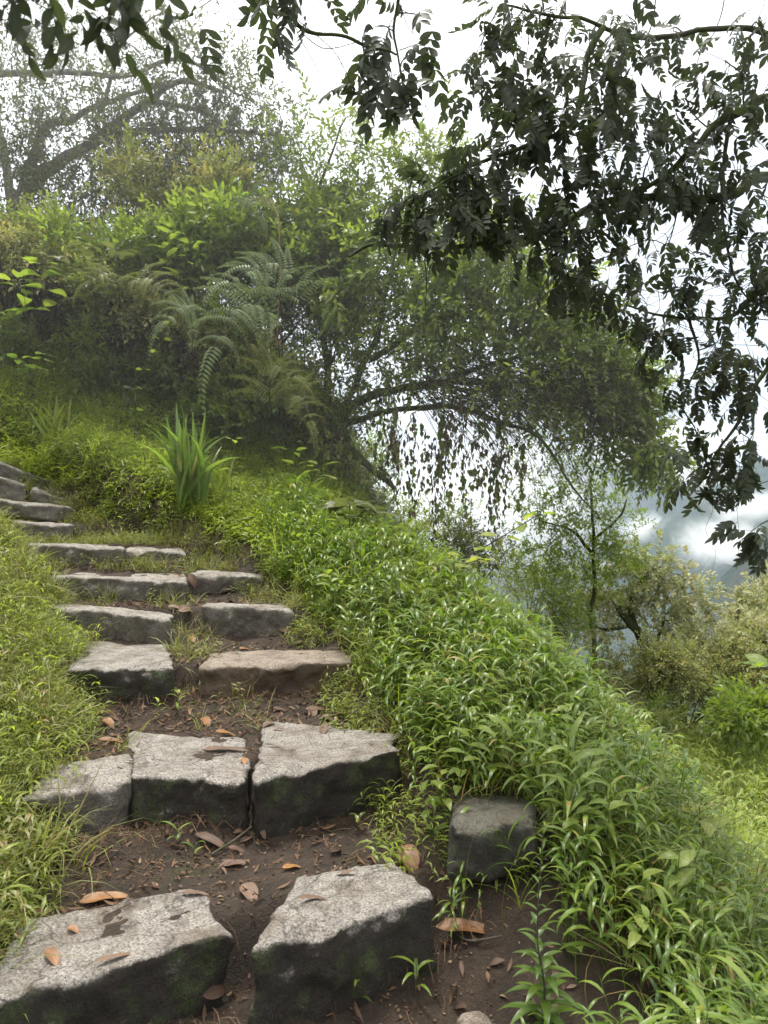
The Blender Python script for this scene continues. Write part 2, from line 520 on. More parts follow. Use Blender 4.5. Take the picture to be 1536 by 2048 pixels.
CP = np.array([
 (-.4,1.2,-1.5),(-.43,2.2,-1.38),(-.62,3.05,-1.16),(-.9,4.05,-.95),(-1.35,4.96,-.75),(-1.65,5.5,-.57),(-2.1,6.0,-.39),(-2.7,6.5,-.2),(-3.1,6.85,.0),(-3.4,7.1,.25),(-3.8,7.5,.5),(-4.6,8,.95),
 (-1.3,1.2,-1.45),(-1.3,2.2,-1.22),(-1.6,3,-.98),(-1.9,4,-.72),(-2.35,5,-.45),(-2.8,5.6,-.28),(-3.4,6,-.02),(-3.9,6.5,.3),(-4.5,7,.75),(-3,4,-.3),(-4,5,.2),(-2.5,2,-.9),(-5,3,.2),(-4,1,-.4),
 (1.2,1.0,-1.75),(.3,1.3,-1.6),(.35,2.2,-1.47),(.3,2.5,-1.30),(.55,2.45,-1.32),(.75,2.2,-1.5),(.35,3,-1.08),(.7,3,-1.20),(1.1,3,-1.40),(1.1,4,-1.27),(.5,4,-.98),(0,4,-.88),(0,5,-.70),(.5,5,-.80),(0,5.8,-.52),(-.5,5.8,-.42),(-.9,6.1,-.28),(-.6,7,-.12),(.1,6.6,-.45),(1.1,2.4,-1.6),
 (-1.5,7,.05),(-2.2,7,.28),(-2.9,7.4,.55),(-3.6,8,.92),(-4.2,8,1.15),(-2.5,8,.60),(-1.3,8,.25),(-.5,8,.05),(-5,8.1,1.45),
 (-5,9.6,2.9),(-4,9.6,2.6),(-3,9.6,2.3),(-2,9.6,2.0),(-1.2,9.4,1.5),(-.6,9.4,.9),(-6,9,2.8),(-5,11,3.3),(-2.5,11,2.6),(-1,11,1.2),(-7,7,2.0),(-8,10,3.8),
 (0.2,8,-.5),(.2,9.5,-.6),(0.3,11,-1.2),
 (1.55,2.4,-1.95),(1.9,3,-2.2),(1.9,4,-2.1),(2.9,3,-2.6),(1.2,5.2,-1.35),(1.1,6.5,-1.2),(1.0,8,-1.4),(2.3,6,-2.3),(3.8,6,-2.85),(3,7.5,-2.55),(4,9,-2.85),(6,9,-3.2),(2.4,9.5,-2.5),(1,10,-1.9),(3,12,-3.4),(6,12,-4.0),(0,14,-3.2),(-3,14,.8),(-8,14,3),(4,3,-3.4),(6,5,-4),(4,16,-5),(8,8,-4.6),(3,0,-3.2),(-1,-1,-1.9),(-4,-2,-1.0)], float)

def _U(r2):
    return 0.5 * r2 * np.log(r2 + 1e-12)
def _tps_fit(c, lam=0.002):
    n = len(c)
    d2 = ((c[:, None, :2] - c[None, :, :2]) ** 2).sum(2)
    K = _U(d2) + lam * np.eye(n)
    Q = np.hstack([np.ones((n, 1)), c[:, :2]])
    A = np.block([[K, Q], [Q.T, np.zeros((3, 3))]])
    return np.linalg.solve(A, np.concatenate([c[:, 2], np.zeros(3)]))
_W = _tps_fit(CP)
def tps(x, y):
    x = x.ravel(); y = y.ravel()
    out = _W[-3] + _W[-2] * x + _W[-1] * y
    for (cx, cy, _), w in zip(CP, _W):
        out = out + w * _U((x - cx) ** 2 + (y - cy) ** 2)
    return out

def ground_z(x, y, detail=True):
    x = np.asarray(x, float); y = np.asarray(y, float)
    sh = x.shape
    x = x.ravel(); y = y.ravel()
    xc = np.clip(x, -9, 9); yc = np.clip(y, -2.5, 17)
    z = tps(xc, yc)
    far = -2.6 - 0.40 * x - 0.30 * (y - 8)
    far = -350 + np.logaddexp(0, (far + 350) / 40.0) * 40.0
    far = far + 6 * fbm(np.stack([x, y, 0 * x], 1), 0.02, 4) * np.clip((np.hypot(x, y) - 20) / 60, 0, 1)
    rr = np.hypot(x - 0, y - 6)
    w = sstep((rr - 8) / 12)
    z = z * (1 - w) + far * w
    # the treads cut into the slope
    pd = pathd(x, y)
    zs = np.full(x.shape, TREAD[0])
    for k, (a, b) in enumerate(LINES):
        a = np.array(a); b = np.array(b)
        t = (b - a) / np.linalg.norm(b - a)
        nrm = np.array([-t[1], t[0]])
        d = (x - a[0]) * nrm[0] + (y - a[1]) * nrm[1]
        zs = zs + (TREAD[k + 1] - TREAD[k]) * sstep((d - 0.05) / 0.14)
        zs = zs + (0.055 * sstep((d + 0.26) / 0.26) * (1 - sstep((d - 0.0) / 0.12)) if k < 6 else 0)
    w2 = 1 - sstep((np.abs(pd) - 0.88) / 0.42)
    w2 = w2 * (1 - sstep((y - 7.6) / 0.6)) * (x > -4.2)
    z = z * (1 - w2) + zs * w2
    if detail:
        p = np.stack([x, y, z], 1)
        near = 1 - sstep((rr - 8) / 8)
        z = z + near * (0.036 * fbm(p, 2.3, 3) + 0.026 * fbm(p, 9.0, 4, 0.65) + 0.010 * np.abs(fbm(p, 30.0, 2)))
    return z.reshape(sh)

def axis(lo, hi, fine_lo, fine_hi, step, grow=1.09):
    a = list(np.arange(fine_lo, fine_hi, step))
    s = step; x = fine_hi
    while x < hi:
        a.append(x); s *= grow; x += s
    a.append(hi)
    s = step; x = fine_lo - step
    b = []
    while x > lo:
        b.append(x); s *= grow; x -= s
    b.append(lo)
    return np.array(b[::-1] + a)

gx = axis(-2000, 3000, -4.4, 2.2, 0.022)
gy = axis(-600, 3050, 1.6, 9.0, 0.022)
GX, GY = np.meshgrid(gx, gy)
GZ = ground_z(GX, GY)
def gridmesh(name, X, Y, Z, mat):
    ny, nx = X.shape
    V = np.stack([X, Y, Z], 2).reshape(-1, 3)
    i = np.arange((ny - 1) * (nx - 1))
    r, c = i // (nx - 1), i % (nx - 1)
    o = r * nx + c
    F = np.stack([o, o + 1, o + nx + 1, o + nx], 1)
    return build(name, T(V, F, np.zeros((len(V), 3)), np.zeros(len(F), int)), mat)
gnd = gridmesh('ground', GX, GY, GZ, M_soil)
tag(gnd, 'dark brown earth slope under the steps and grass', None, None, 'structure')

# ------------------------------------------------------------------ stones
def stone(name, corners, thick, mat, label, cat='stone step', group=None, seed=0, rough=0.014, rnd=0.02, step=0.016, outer=0.045, slump=0.0, lean=0.0):
    """corners FL, FR, BR, BL of the top; a rough block below them"""
    C = np.array([P(*c) if c[2] > 0 else PZ(*c) for c in corners]) if not isinstance(corners, np.ndarray) else corners
    FL, FR, BR, BL = C
    w = (np.linalg.norm(FR - FL) + np.linalg.norm(BR - BL)) / 2
    d = (np.linalg.norm(BR - FR) + np.linalg.norm(BL - FL)) / 2
    n = (max(4, int(w / step)), max(4, int(d / step)), max(4, int(thick / step)))
    ax = [np.linspace(0, s, k + 1) for s, k in zip((w, d, thick), n)]
    V, F = [], []
    idx = {}
    def vid(i, j, k):
        key = (i, j, k)
        if key not in idx:
            idx[key] = len(V); V.append((ax[0][i], ax[1][j], ax[2][k]))
        return idx[key]
    nx, ny, nz = n
    for i in range(nx):
        for j in range(ny):
            F.append((vid(i, j, nz), vid(i + 1, j, nz), vid(i + 1, j + 1, nz), vid(i, j + 1, nz)))
            F.append((vid(i, j, 0), vid(i, j + 1, 0), vid(i + 1, j + 1, 0), vid(i + 1, j, 0)))
    for i in range(nx):
        for k in range(nz):
            F.append((vid(i, 0, k), vid(i + 1, 0, k), vid(i + 1, 0, k + 1), vid(i, 0, k + 1)))
            F.append((vid(i, ny, k), vid(i, ny, k + 1), vid(i + 1, ny, k + 1), vid(i + 1, ny, k)))
    for j in range(ny):
        for k in range(nz):
            F.append((vid(0, j, k), vid(0, j, k + 1), vid(0, j + 1, k + 1), vid(0, j + 1, k)))
            F.append((vid(nx, j, k), vid(nx, j + 1, k), vid(nx, j + 1, k + 1), vid(nx, j, k + 1)))
    V = np.array(V)
    S = np.array([w, d, thick])
    r = rnd * (1 + 0.8 * fbm(V + seed * 3.1, 6.0, 3))[:, None]
    q = np.clip(V, r, S - r)
    dd = V - q
    ln = np.linalg.norm(dd, axis=1, keepdims=True)
    V = np.where(ln > 1e-6, q + dd / np.maximum(ln, 1e-6) * np.minimum(ln, r), V)
    u, v, h = (V / S).T
    top = (FL[None] * ((1 - u) * (1 - v))[:, None] + FR[None] * (u * (1 - v))[:, None] + BR[None] * (u * v)[:, None] + BL[None] * ((1 - u) * v)[:, None])
    Pn = top.copy()
    Pn[:, 2] -= (1 - h) * thick
    back = unit((BL + BR - FL - FR))
    Pn += back * ((1 - h) * lean)[:, None]
    cen = Pn.mean(0)
    rad = Pn - cen; rad[:, 2] = 0
    # wavy outline, then roughness along all axes
    side = np.maximum(np.abs(u - .5), np.abs(v - .5)) * 2
    o = fbm(np.stack([Pn[:, 0], Pn[:, 1], Pn[:, 2] * 0.7], 1) + seed * 7.7, 4.5, 3)
    o2 = fbm(Pn + seed * 1.3, 17, 3, 0.6)
    Pn += unit(rad) * ((o * outer + o2 * outer * 0.45) * sstep((side - 0.5) / 0.5))[:, None]
    nn = np.stack([fbm(Pn + seed + 11 * k, 13, 4, 0.6) for k in range(3)], 1)
    Pn += nn * rough * np.array([1.3, 1.3, 0.8])
    Pn[:, 2] += 0.012 * fbm(Pn + seed * 5.5, 3.5, 2)
    # chipped front lip
    chip = np.clip(fbm(Pn * np.array([1, 1, 0.2]) + seed * 2.2, 8, 3) - 0.1, 0, 1)
    Pn[:, 2] -= chip * 0.05 * (1 - sstep(v / 0.2)) * h
    base = Pn.mean(0); base[2] = Pn[:, 2].min()
    o = build(name, T(Pn, np.array(F), np.zeros((len(Pn), 3)), np.zeros(len(F), int)), mat, base=base)
    return tag(o, label, cat, group)

G = 'stone blocks of the stairway'
STONES = []
def st(*a, **k):
    STONES.append(stone('step_stone', *a, group=G, **k))
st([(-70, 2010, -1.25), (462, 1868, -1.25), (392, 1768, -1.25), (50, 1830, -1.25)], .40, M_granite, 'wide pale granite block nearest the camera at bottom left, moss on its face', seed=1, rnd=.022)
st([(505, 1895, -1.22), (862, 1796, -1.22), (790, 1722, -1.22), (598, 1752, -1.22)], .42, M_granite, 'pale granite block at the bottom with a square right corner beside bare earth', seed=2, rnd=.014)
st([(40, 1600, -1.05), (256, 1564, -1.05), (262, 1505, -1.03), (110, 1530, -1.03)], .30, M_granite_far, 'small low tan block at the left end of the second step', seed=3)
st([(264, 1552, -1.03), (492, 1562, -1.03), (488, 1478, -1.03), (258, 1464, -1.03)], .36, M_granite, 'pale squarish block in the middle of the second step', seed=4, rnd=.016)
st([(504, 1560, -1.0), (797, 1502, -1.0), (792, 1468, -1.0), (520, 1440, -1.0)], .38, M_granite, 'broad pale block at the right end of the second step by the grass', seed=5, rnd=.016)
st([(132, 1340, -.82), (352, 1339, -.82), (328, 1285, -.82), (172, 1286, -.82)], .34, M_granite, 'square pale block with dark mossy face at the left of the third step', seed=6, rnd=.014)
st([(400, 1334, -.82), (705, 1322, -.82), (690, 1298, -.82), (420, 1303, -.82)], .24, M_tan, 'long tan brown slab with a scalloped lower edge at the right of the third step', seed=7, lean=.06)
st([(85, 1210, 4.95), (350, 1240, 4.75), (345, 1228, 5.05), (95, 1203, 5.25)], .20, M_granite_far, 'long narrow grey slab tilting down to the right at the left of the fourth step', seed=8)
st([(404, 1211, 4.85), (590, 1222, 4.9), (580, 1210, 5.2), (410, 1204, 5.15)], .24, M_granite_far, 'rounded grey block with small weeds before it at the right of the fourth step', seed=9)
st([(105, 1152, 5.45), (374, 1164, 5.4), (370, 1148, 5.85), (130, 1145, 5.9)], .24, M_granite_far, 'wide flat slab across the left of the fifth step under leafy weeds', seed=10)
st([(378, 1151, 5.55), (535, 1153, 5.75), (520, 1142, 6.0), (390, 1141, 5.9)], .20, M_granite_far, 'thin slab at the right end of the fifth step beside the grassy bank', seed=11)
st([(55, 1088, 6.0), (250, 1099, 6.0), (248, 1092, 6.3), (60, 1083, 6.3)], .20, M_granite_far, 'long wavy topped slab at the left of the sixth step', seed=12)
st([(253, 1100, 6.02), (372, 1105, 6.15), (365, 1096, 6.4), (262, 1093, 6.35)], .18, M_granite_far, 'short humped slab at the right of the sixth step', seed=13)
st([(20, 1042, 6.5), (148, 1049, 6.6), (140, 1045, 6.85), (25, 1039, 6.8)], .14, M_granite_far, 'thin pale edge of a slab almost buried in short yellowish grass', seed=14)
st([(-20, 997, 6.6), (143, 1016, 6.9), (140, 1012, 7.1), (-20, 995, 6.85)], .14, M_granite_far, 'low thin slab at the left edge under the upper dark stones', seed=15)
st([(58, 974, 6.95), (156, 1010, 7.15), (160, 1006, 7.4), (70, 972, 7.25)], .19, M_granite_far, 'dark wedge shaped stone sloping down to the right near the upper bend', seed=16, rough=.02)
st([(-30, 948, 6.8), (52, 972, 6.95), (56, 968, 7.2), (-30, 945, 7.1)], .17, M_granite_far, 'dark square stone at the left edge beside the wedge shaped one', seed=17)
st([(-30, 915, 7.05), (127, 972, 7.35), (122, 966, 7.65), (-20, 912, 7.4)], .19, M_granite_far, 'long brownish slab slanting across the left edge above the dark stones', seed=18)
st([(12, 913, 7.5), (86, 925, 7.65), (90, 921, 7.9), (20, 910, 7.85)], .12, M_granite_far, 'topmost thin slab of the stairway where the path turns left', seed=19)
# boulder on the right bank, small buried stone
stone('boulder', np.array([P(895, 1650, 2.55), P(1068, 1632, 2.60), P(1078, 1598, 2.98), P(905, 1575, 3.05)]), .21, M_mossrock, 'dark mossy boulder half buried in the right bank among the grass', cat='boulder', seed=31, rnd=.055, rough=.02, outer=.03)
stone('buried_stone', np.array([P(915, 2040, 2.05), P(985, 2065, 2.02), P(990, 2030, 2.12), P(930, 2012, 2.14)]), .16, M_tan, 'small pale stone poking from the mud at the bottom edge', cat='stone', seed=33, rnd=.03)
# ------------------------------------------------------------------ mountains across the valley
def hillmat():
    m, nt, out = newmat('forested_slope')
    geo = nt.nodes.new('ShaderNodeNewGeometry')
    pos = geo.outputs['Position']
    n1 = noise_tex(nt, pos, 0.035, 8, 0.75)
    n2 = noise_tex(nt, pos, 0.006, 5, 0.6)
    c = ramp(nt, n1, [(0.32, (0.010, 0.020, 0.012)), (0.66, (0.055, 0.085, 0.035))])
    c = mixc(nt, ramp(nt, n2, [(0.58, (0,)*3), (0.70, (0.6,)*3)]), c, (0.13, 0.10, 0.075))
    pr = nt.nodes.new('ShaderNodeBsdfPrincipled')
    nt.links.new(c, pr.inputs['Base Color'])
    pr.inputs['Roughness'].default_value = 1.0
    pr.inputs['Specular IOR Level'].default_value = 0.1
    b = nt.nodes.new('ShaderNodeBump')
    b.inputs['Strength'].default_value = 1.0
    b.inputs['Distance'].default_value = 22.0
    nt.links.new(n1, b.inputs['Height'])
    nt.links.new(b.outputs[0], pr.inputs['Normal'])
    nt.links.new(pr.outputs[0], out.inputs[0])
    return m
M_hill = hillmat()
hx = np.arange(-900, 2600, 13.0)
hy = np.arange(330, 3000, 13.0)
HX, HY = np.meshgrid(hx, hy)
p3 = np.stack([HX.ravel(), HY.ravel(), 0 * HX.ravel()], 1)
warp = fbm(p3, 0.004, 4)
rid = (1 - np.abs(fbm(p3 + 400, 0.006, 5, 0.55)) * 2.4)
def cone(cx, cy, h, sl, wv):
    d = np.hypot(p3[:, 0] - cx, p3[:, 1] - cy)
    ang = np.arctan2(p3[:, 1] - cy, p3[:, 0] - cx)
    return h - sl * d + wv * (rid - 0.4) * np.clip(d / 250, 0.25, 1.3) + 26 * np.sin(ang * 9 + warp * 7) * np.clip(d / 400, 0, 1)
z1 = cone(560, 1650, 190, 0.62, 60)
z2 = cone(920, 1010, 275, 0.63, 42)
z3 = cone(392, 520, 132, 1.22, 22)
HZ = np.maximum.reduce([z1, z2, z3, np.full(len(p3), -360.0)]) + 8 * fbm(p3, 0.03, 4)
hl = gridmesh('hills', HX, HY, HZ.reshape(HX.shape), M_hill)
tag(hl, 'steep forested mountain slopes across the misty valley', None, None, 'structure')

# ------------------------------------------------------------------ rags of cloud on the slopes
def cloudmat(name, dens, thr=0.5, scale=0.006):
    m, nt, out = newmat(name)
    t = nt.nodes.new('ShaderNodeTexCoord')
    obj = t.outputs['Object']
    ln = nt.nodes.new('ShaderNodeVectorMath'); ln.operation = 'LENGTH'
    nt.links.new(obj, ln.inputs[0])
    fall = ramp(nt, ln.outputs['Value'], [(0.25, (1,)*3), (1.0, (0,)*3)])
    geo = nt.nodes.new('ShaderNodeNewGeometry')
    nz = noise_tex(nt, geo.outputs['Position'], scale, 8, 0.68, 1.2)
    d = mth(nt, 'SUBTRACT', mth(nt, 'MULTIPLY', nz, mth(nt, 'ADD', mth(nt, 'MULTIPLY', fall, 0.7), 0.55)), thr)
    d = mth(nt, 'MULTIPLY', mth(nt, 'MULTIPLY', d, fall), dens * 8, clamp=False)
    d = mth(nt, 'MAXIMUM', d, 0.0)
    v = nt.nodes.new('ShaderNodeVolumePrincipled')
    v.inputs['Color'].default_value = (0.995, 0.995, 1.0, 1)
    v.inputs['Anisotropy'].default_value = 0.2
    nt.links.new(d, v.inputs['Density'])
    nt.links.new(v.outputs[0], out.inputs['Volume'])
    return m
def cloud(px, py, Y, rx, ry, rz, dens, thr=0.5, scale=0.006, label=''):
    import bmesh
    bm = bmesh.new()
    bmesh.ops.create_icosphere(bm, subdivisions=3, radius=1)
    me = bpy.data.meshes.new('cloud'); bm.to_mesh(me); bm.free()
    o = bpy.data.objects.new('cloud', me); scene.collection.objects.link(o)
    o.location = tuple(P(px, py, Y)); o.scale = (rx, ry, rz)
    me.materials.append(cloudmat('cloud_' + str(px), dens, thr, scale))
    return tag(o, label, 'cloud', None, 'stuff')
cloud(1330, 890, 1330, 190, 180, 55, 0.010, 0.34, 0.014, 'grey cloud hiding the top of the blue mountain')
cloud(1440, 1095, 930, 90, 120, 60, 0.022, 0.44, 0.026, 'torn mist rising between the blue mountain and the green ridge')
cloud(980, 1010, 1100, 230, 200, 150, 0.0055, 0.30, 0.008, 'pale fog bank filling the valley behind the tree')
cloud(1500, 1010, 820, 75, 60, 30, 0.018, 0.42, 0.025, 'wisp of cloud lying along the right ridge')
cloud(1250, 1140, 1000, 70, 90, 24, 0.035, 0.50, 0.022, 'low mist at the foot of the blue mountain')

cloud(1395, 950, 1150, 90, 110, 34, 0.016, 0.42, 0.026, 'thin torn cloud crossing the upper part of the blue mountain')
cloud(1290, 1060, 1060, 80, 90, 36, 0.014, 0.42, 0.028, 'small rag of mist before the blue mountain')
# ------------------------------------------------------------------ the damp air
def hazebox():
    m, nt, out = newmat('haze')
    v = nt.nodes.new('ShaderNodeVolumePrincipled')
    v.inputs['Color'].default_value = (0.72, 0.85, 1.0, 1)
    v.inputs['Density'].default_value = 0.00024
    v.inputs['Anisotropy'].default_value = 0.0
    nt.links.new(v.outputs[0], out.inputs['Volume'])
    x0, x1, y0, y1, z0, z1_ = -2100, 3100, -700, 3150, min(-420, float(GZ.min()) - 1), float(max(HZ.max(), GZ.max())) + 20
    V = np.array([(x, y, z) for z in (z0, z1_) for y in (y0, y1) for x in (x0, x1)], float)
    F = np.array([(0, 2, 3, 1), (4, 5, 7, 6), (0, 1, 5, 4), (2, 6, 7, 3), (0, 4, 6, 2), (1, 3, 7, 5)])
    o = build('haze', T(V, F, np.zeros((8, 3)), np.zeros(6, int)), m, smooth=False)
    return tag(o, 'thin damp air turning the far mountains pale blue', None, None, 'stuff')
hazebox()
# mist among the trees; the nearer volume is added, imitating lens glare
def mist(loc, rad, dens, label):
    m, nt, out = newmat('mist')
    v = nt.nodes.new('ShaderNodeVolumePrincipled')
    v.inputs['Color'].default_value = (0.97, 0.98, 1.0, 1)
    v.inputs['Density'].default_value = dens
    nt.links.new(v.outputs[0], out.inputs['Volume'])
    import bmesh
    bm = bmesh.new(); bmesh.ops.create_icosphere(bm, subdivisions=4, radius=1)
    me = bpy.data.meshes.new('mist'); bm.to_mesh(me); bm.free()
    me.polygons.foreach_set('use_smooth', [True] * len(me.polygons))
    o = bpy.data.objects.new('mist', me); scene.collection.objects.link(o)
    o.location = loc; o.scale = rad
    me.materials.append(m)
    return tag(o, label, None, None, 'stuff')
mist((-2.0, 12.7, 5.0), (8.5, 3.6, 4.8), 0.045, 'thin mist drifting among the trees at the upper left')
mist((1.0, 6.4, 3.4), (6.5, 3.6, 3.6), 0.006, 'thinner added mist under the near boughs, veiling like lens glare')
# ------------------------------------------------------------------ plant materials
M_blade = leafmat('broad_grass', [(0.065, 0.115, 0.028), (0.095, 0.160, 0.030), (0.135, 0.205, 0.035), (0.20, 0.26, 0.05)], 0.42, 0.34, 0.5, dead=0.05, deadcol=(0.30, 0.22, 0.07))
M_lush = leafmat('lush_grass', [(0.16, 0.22, 0.045), (0.22, 0.28, 0.06), (0.29, 0.34, 0.085)], 0.58, 0.36, 0.45, dead=0.03, deadcol=(0.26, 0.24, 0.05))
M_dry = leafmat('yellow_grass', [(0.10, 0.135, 0.03), (0.14, 0.17, 0.045), (0.20, 0.20, 0.075), (0.09, 0.15, 0.03)], 0.42, 0.42, 0.4, dead=0.14, deadcol=(0.28, 0.20, 0.09))
M_iris = leafmat('sword_leaf', [(0.09, 0.16, 0.04), (0.13, 0.21, 0.055), (0.17, 0.25, 0.07)], 0.45, 0.35, 0.5, rib=0.2, dead=0.03, deadcol=(.26, .2, .09))
M_field = leafmat('field_grass', [(0.16, 0.24, 0.05), (0.24, 0.31, 0.07), (0.32, 0.36, 0.11)], 0.45, 0.45, 0.4)
M_fern = leafmat('fern_green', [(0.10, 0.15, 0.055), (0.15, 0.20, 0.085)], 0.35, 0.45, 0.4, rib=0.1)
M_fernold = leafmat('fern_yellow', [(0.13, 0.17, 0.04), (0.20, 0.20, 0.06)], 0.45, 0.45, 0.4, rib=0.1)
M_tree = leafmat('tree_leaf', [(0.065, 0.10, 0.03), (0.10, 0.145, 0.04), (0.14, 0.19, 0.045), (0.20, 0.24, 0.055)], 0.52, 0.38, 0.45, dead=0.03, deadcol=(0.2, 0.12, 0.04))
M_dark = leafmat('leathery_leaf', [(0.034, 0.045, 0.033), (0.048, 0.062, 0.042), (0.066, 0.086, 0.050)], 0.30, 0.6, 0.25, tcol=(1.3, 1.45, 0.8))
M_greyleaf = leafmat('grey_leaf', [(0.055, 0.070, 0.035), (0.085, 0.105, 0.05), (0.12, 0.135, 0.075)], 0.35, 0.42, 0.45)
M_bright = leafmat('bright_leaf', [(0.11, 0.175, 0.04), (0.16, 0.225, 0.05), (0.22, 0.27, 0.07)], 0.5, 0.4, 0.45, rib=0.3)
M_yellow = leafmat('yellow_green_leaf', [(0.14, 0.20, 0.045), (0.20, 0.26, 0.06), (0.27, 0.29, 0.08)], 0.5, 0.45, 0.4, rib=0.3)
M_khaki = leafmat('khaki_leaf', [(0.16, 0.19, 0.09), (0.25, 0.28, 0.15), (0.38, 0.40, 0.27), (0.27, 0.23, 0.11)], 0.35, 0.5, 0.35, tcol=(1.3, 1.3, 0.9))
M_bush = leafmat('bush_leaf', [(0.13, 0.16, 0.06), (0.20, 0.23, 0.09), (0.29, 0.30, 0.15), (0.28, 0.23, 0.09)], 0.35, 0.5, 0.35)
M_deadleaf = leafmat('dead_hanging_leaf', [(0.045, 0.036, 0.028), (0.08, 0.062, 0.045), (0.12, 0.10, 0.065)], 0.2, 0.7, 0.2, tcol=(1.4, 1.0, 0.7), rib=0.1)
M_bark = barkmat('bark', (0.035, 0.030, 0.024), (0.11, 0.095, 0.075), 0.5)
M_mossbark = barkmat('mossy_bark', (0.045, 0.04, 0.03), (0.12, 0.11, 0.08), 0.9, (0.06, 0.075, 0.025), 14)
M_palebark = barkmat('pale_bark', (0.14, 0.13, 0.12), (0.30, 0.285, 0.26), 0.3)
M_twig = barkmat('twig', (0.05, 0.04, 0.03), (0.12, 0.10, 0.075), 0.2, scale=60)
M_root = barkmat('dry_root', (0.045, 0.036, 0.026), (0.15, 0.12, 0.085), 0.3, scale=40)
M_moss = leafmat('moss', [(0.05, 0.075, 0.012), (0.10, 0.13, 0.02), (0.15, 0.17, 0.03)], 0.3, 0.8, 0.1, rib=0)

UP = np.array([0, 0, 1.0])
def yawM(yaw, tilt=0.0, tdir=0.0):
    """rotation about Z by yaw, then tilted"""
    k = len(yaw)
    c, s = np.cos(yaw), np.sin(yaw)
    A = np.zeros((k, 3, 3)); A[:, 0, 0] = c; A[:, 0, 1] = -s; A[:, 1, 0] = s; A[:, 1, 1] = c; A[:, 2, 2] = 1
    t = np.broadcast_to(tilt, (k,)); d = np.broadcast_to(tdir, (k,))
    ax = np.stack([-np.sin(d), np.cos(d), 0 * d], 1)
    K = np.zeros((k, 3, 3))
    K[:, 0, 1] = -ax[:, 2]; K[:, 0, 2] = ax[:, 1]; K[:, 1, 0] = ax[:, 2]; K[:, 1, 2] = -ax[:, 0]; K[:, 2, 0] = -ax[:, 1]; K[:, 2, 1] = ax[:, 0]
    I = np.eye(3)[None]
    Rt = I + np.sin(t)[:, None, None] * K + (1 - np.cos(t))[:, None, None] * (K @ K)
    return Rt @ A

def rdir(yaw, elev):
    return np.array([math.cos(yaw) * math.cos(elev), math.sin(yaw) * math.cos(elev), math.sin(elev)])

# ------------------------------------------------------------------ plant templates
def grassplant(h, n, L, W, seg=4, stem=0.0018, lean=0.12, droop=1.9, elev=0.9, spread=2.4, sseg=4):
    yaw = random.random() * 6.28
    pts = [np.array([math.cos(yaw) * lean * h * (t ** 2), math.sin(yaw) * lean * h * (t ** 2), h * t]) for t in np.linspace(0, 1, sseg)]
    out = [tube(pts, np.linspace(stem, stem * .6, sseg), 3, r=0.4)]
    yl = random.random() * 6.28
    for i in range(n):
        t = 0.22 + 0.78 * (i + .5) / n
        p = np.array([math.cos(yaw) * lean * h * t * t, math.sin(yaw) * lean * h * t * t, h * t])
        yl += PI + random.uniform(-.9, .9)
        e = elev + random.uniform(-.25, .25)
        s = random.uniform(.75, 1.15) * (0.75 if i == n - 1 else 1)
        lf = leaf(L * s, W * s, seg, 0.3, droop * random.uniform(.7, 1.25), 0.7, r=random.random())
        out.append(xf(lf, basis(rdir(yl, e))[0], p))
    return join(out)

def tuft(n, L, W, seg=4, droop=1.3, spread=0.5):
    out = []
    for i in range(n):
        y = random.random() * 6.28
        e = PI / 2 - abs(random.gauss(0, spread))
        lf = leaf(L * random.uniform(.55, 1.1), W, seg, 0.2, droop * random.uniform(.4, 1.3), 0.45, r=random.random())
        out.append(xf(lf, basis(rdir(y, e))[0], (random.gauss(0, .012), random.gauss(0, .012), -.005)))
    return join(out)

def seedstalk(h):
    yaw = random.random() * 6.28
    pts = [np.array([math.cos(yaw) * .35 * h * t ** 2, math.sin(yaw) * .35 * h * t ** 2, h * (t - .12 * t * t)]) for t in np.linspace(0, 1, 6)]
    out = [tube(pts, np.linspace(.0009, .0005, 6), 3, r=.9)]
    for k in range(4):
        d = unit(pts[-1] - pts[-2]) + np.array([random.gauss(0, .6), random.gauss(0, .6), random.gauss(0, .3)])
        q = pts[-1] + unit(d) * h * .28
        out.append(tube([pts[-1], (pts[-1] + q) / 2 + np.array([0, 0, .006]), q], .0006, 3, r=.95))
    return join(out)

def spray(L=0.22, n=8, l=0.07, w=0.025, droop=0.5, elev=0.6, curve=0.3, seg=3, hang=0.0, tw=0.0016):
    """a leafy twig along +Y: slot 0 leaves, slot 1 wood"""
    t = np.linspace(0, 1, 5)
    pts = np.stack([0 * t, L * t, -curve * L * t ** 2], 1)
    out = [tube(pts, np.linspace(tw, tw * .5, 5), 3, slot=1)]
    for i in range(n):
        u = 0.15 + 0.85 * i / max(n - 1, 1)
        p = np.array([0, L * u, -curve * L * u * u])
        a = i * 2.4 + random.uniform(-.4, .4)
        d = np.array([math.cos(a) * math.sin(elev), math.cos(elev), math.sin(a) * math.sin(elev)])
        if i == n - 1: d = np.array([0, 1, -.2])
        d = d + np.array([0, 0, -hang])
        s = random.uniform(.7, 1.15)
        out.append(xf(leaf(l * s, w * s, seg, .25, droop, 0.85, r=random.random()), basis(d, (random.gauss(0, .4), random.gauss(0, .4), 1))[0], p))
    return join(out)

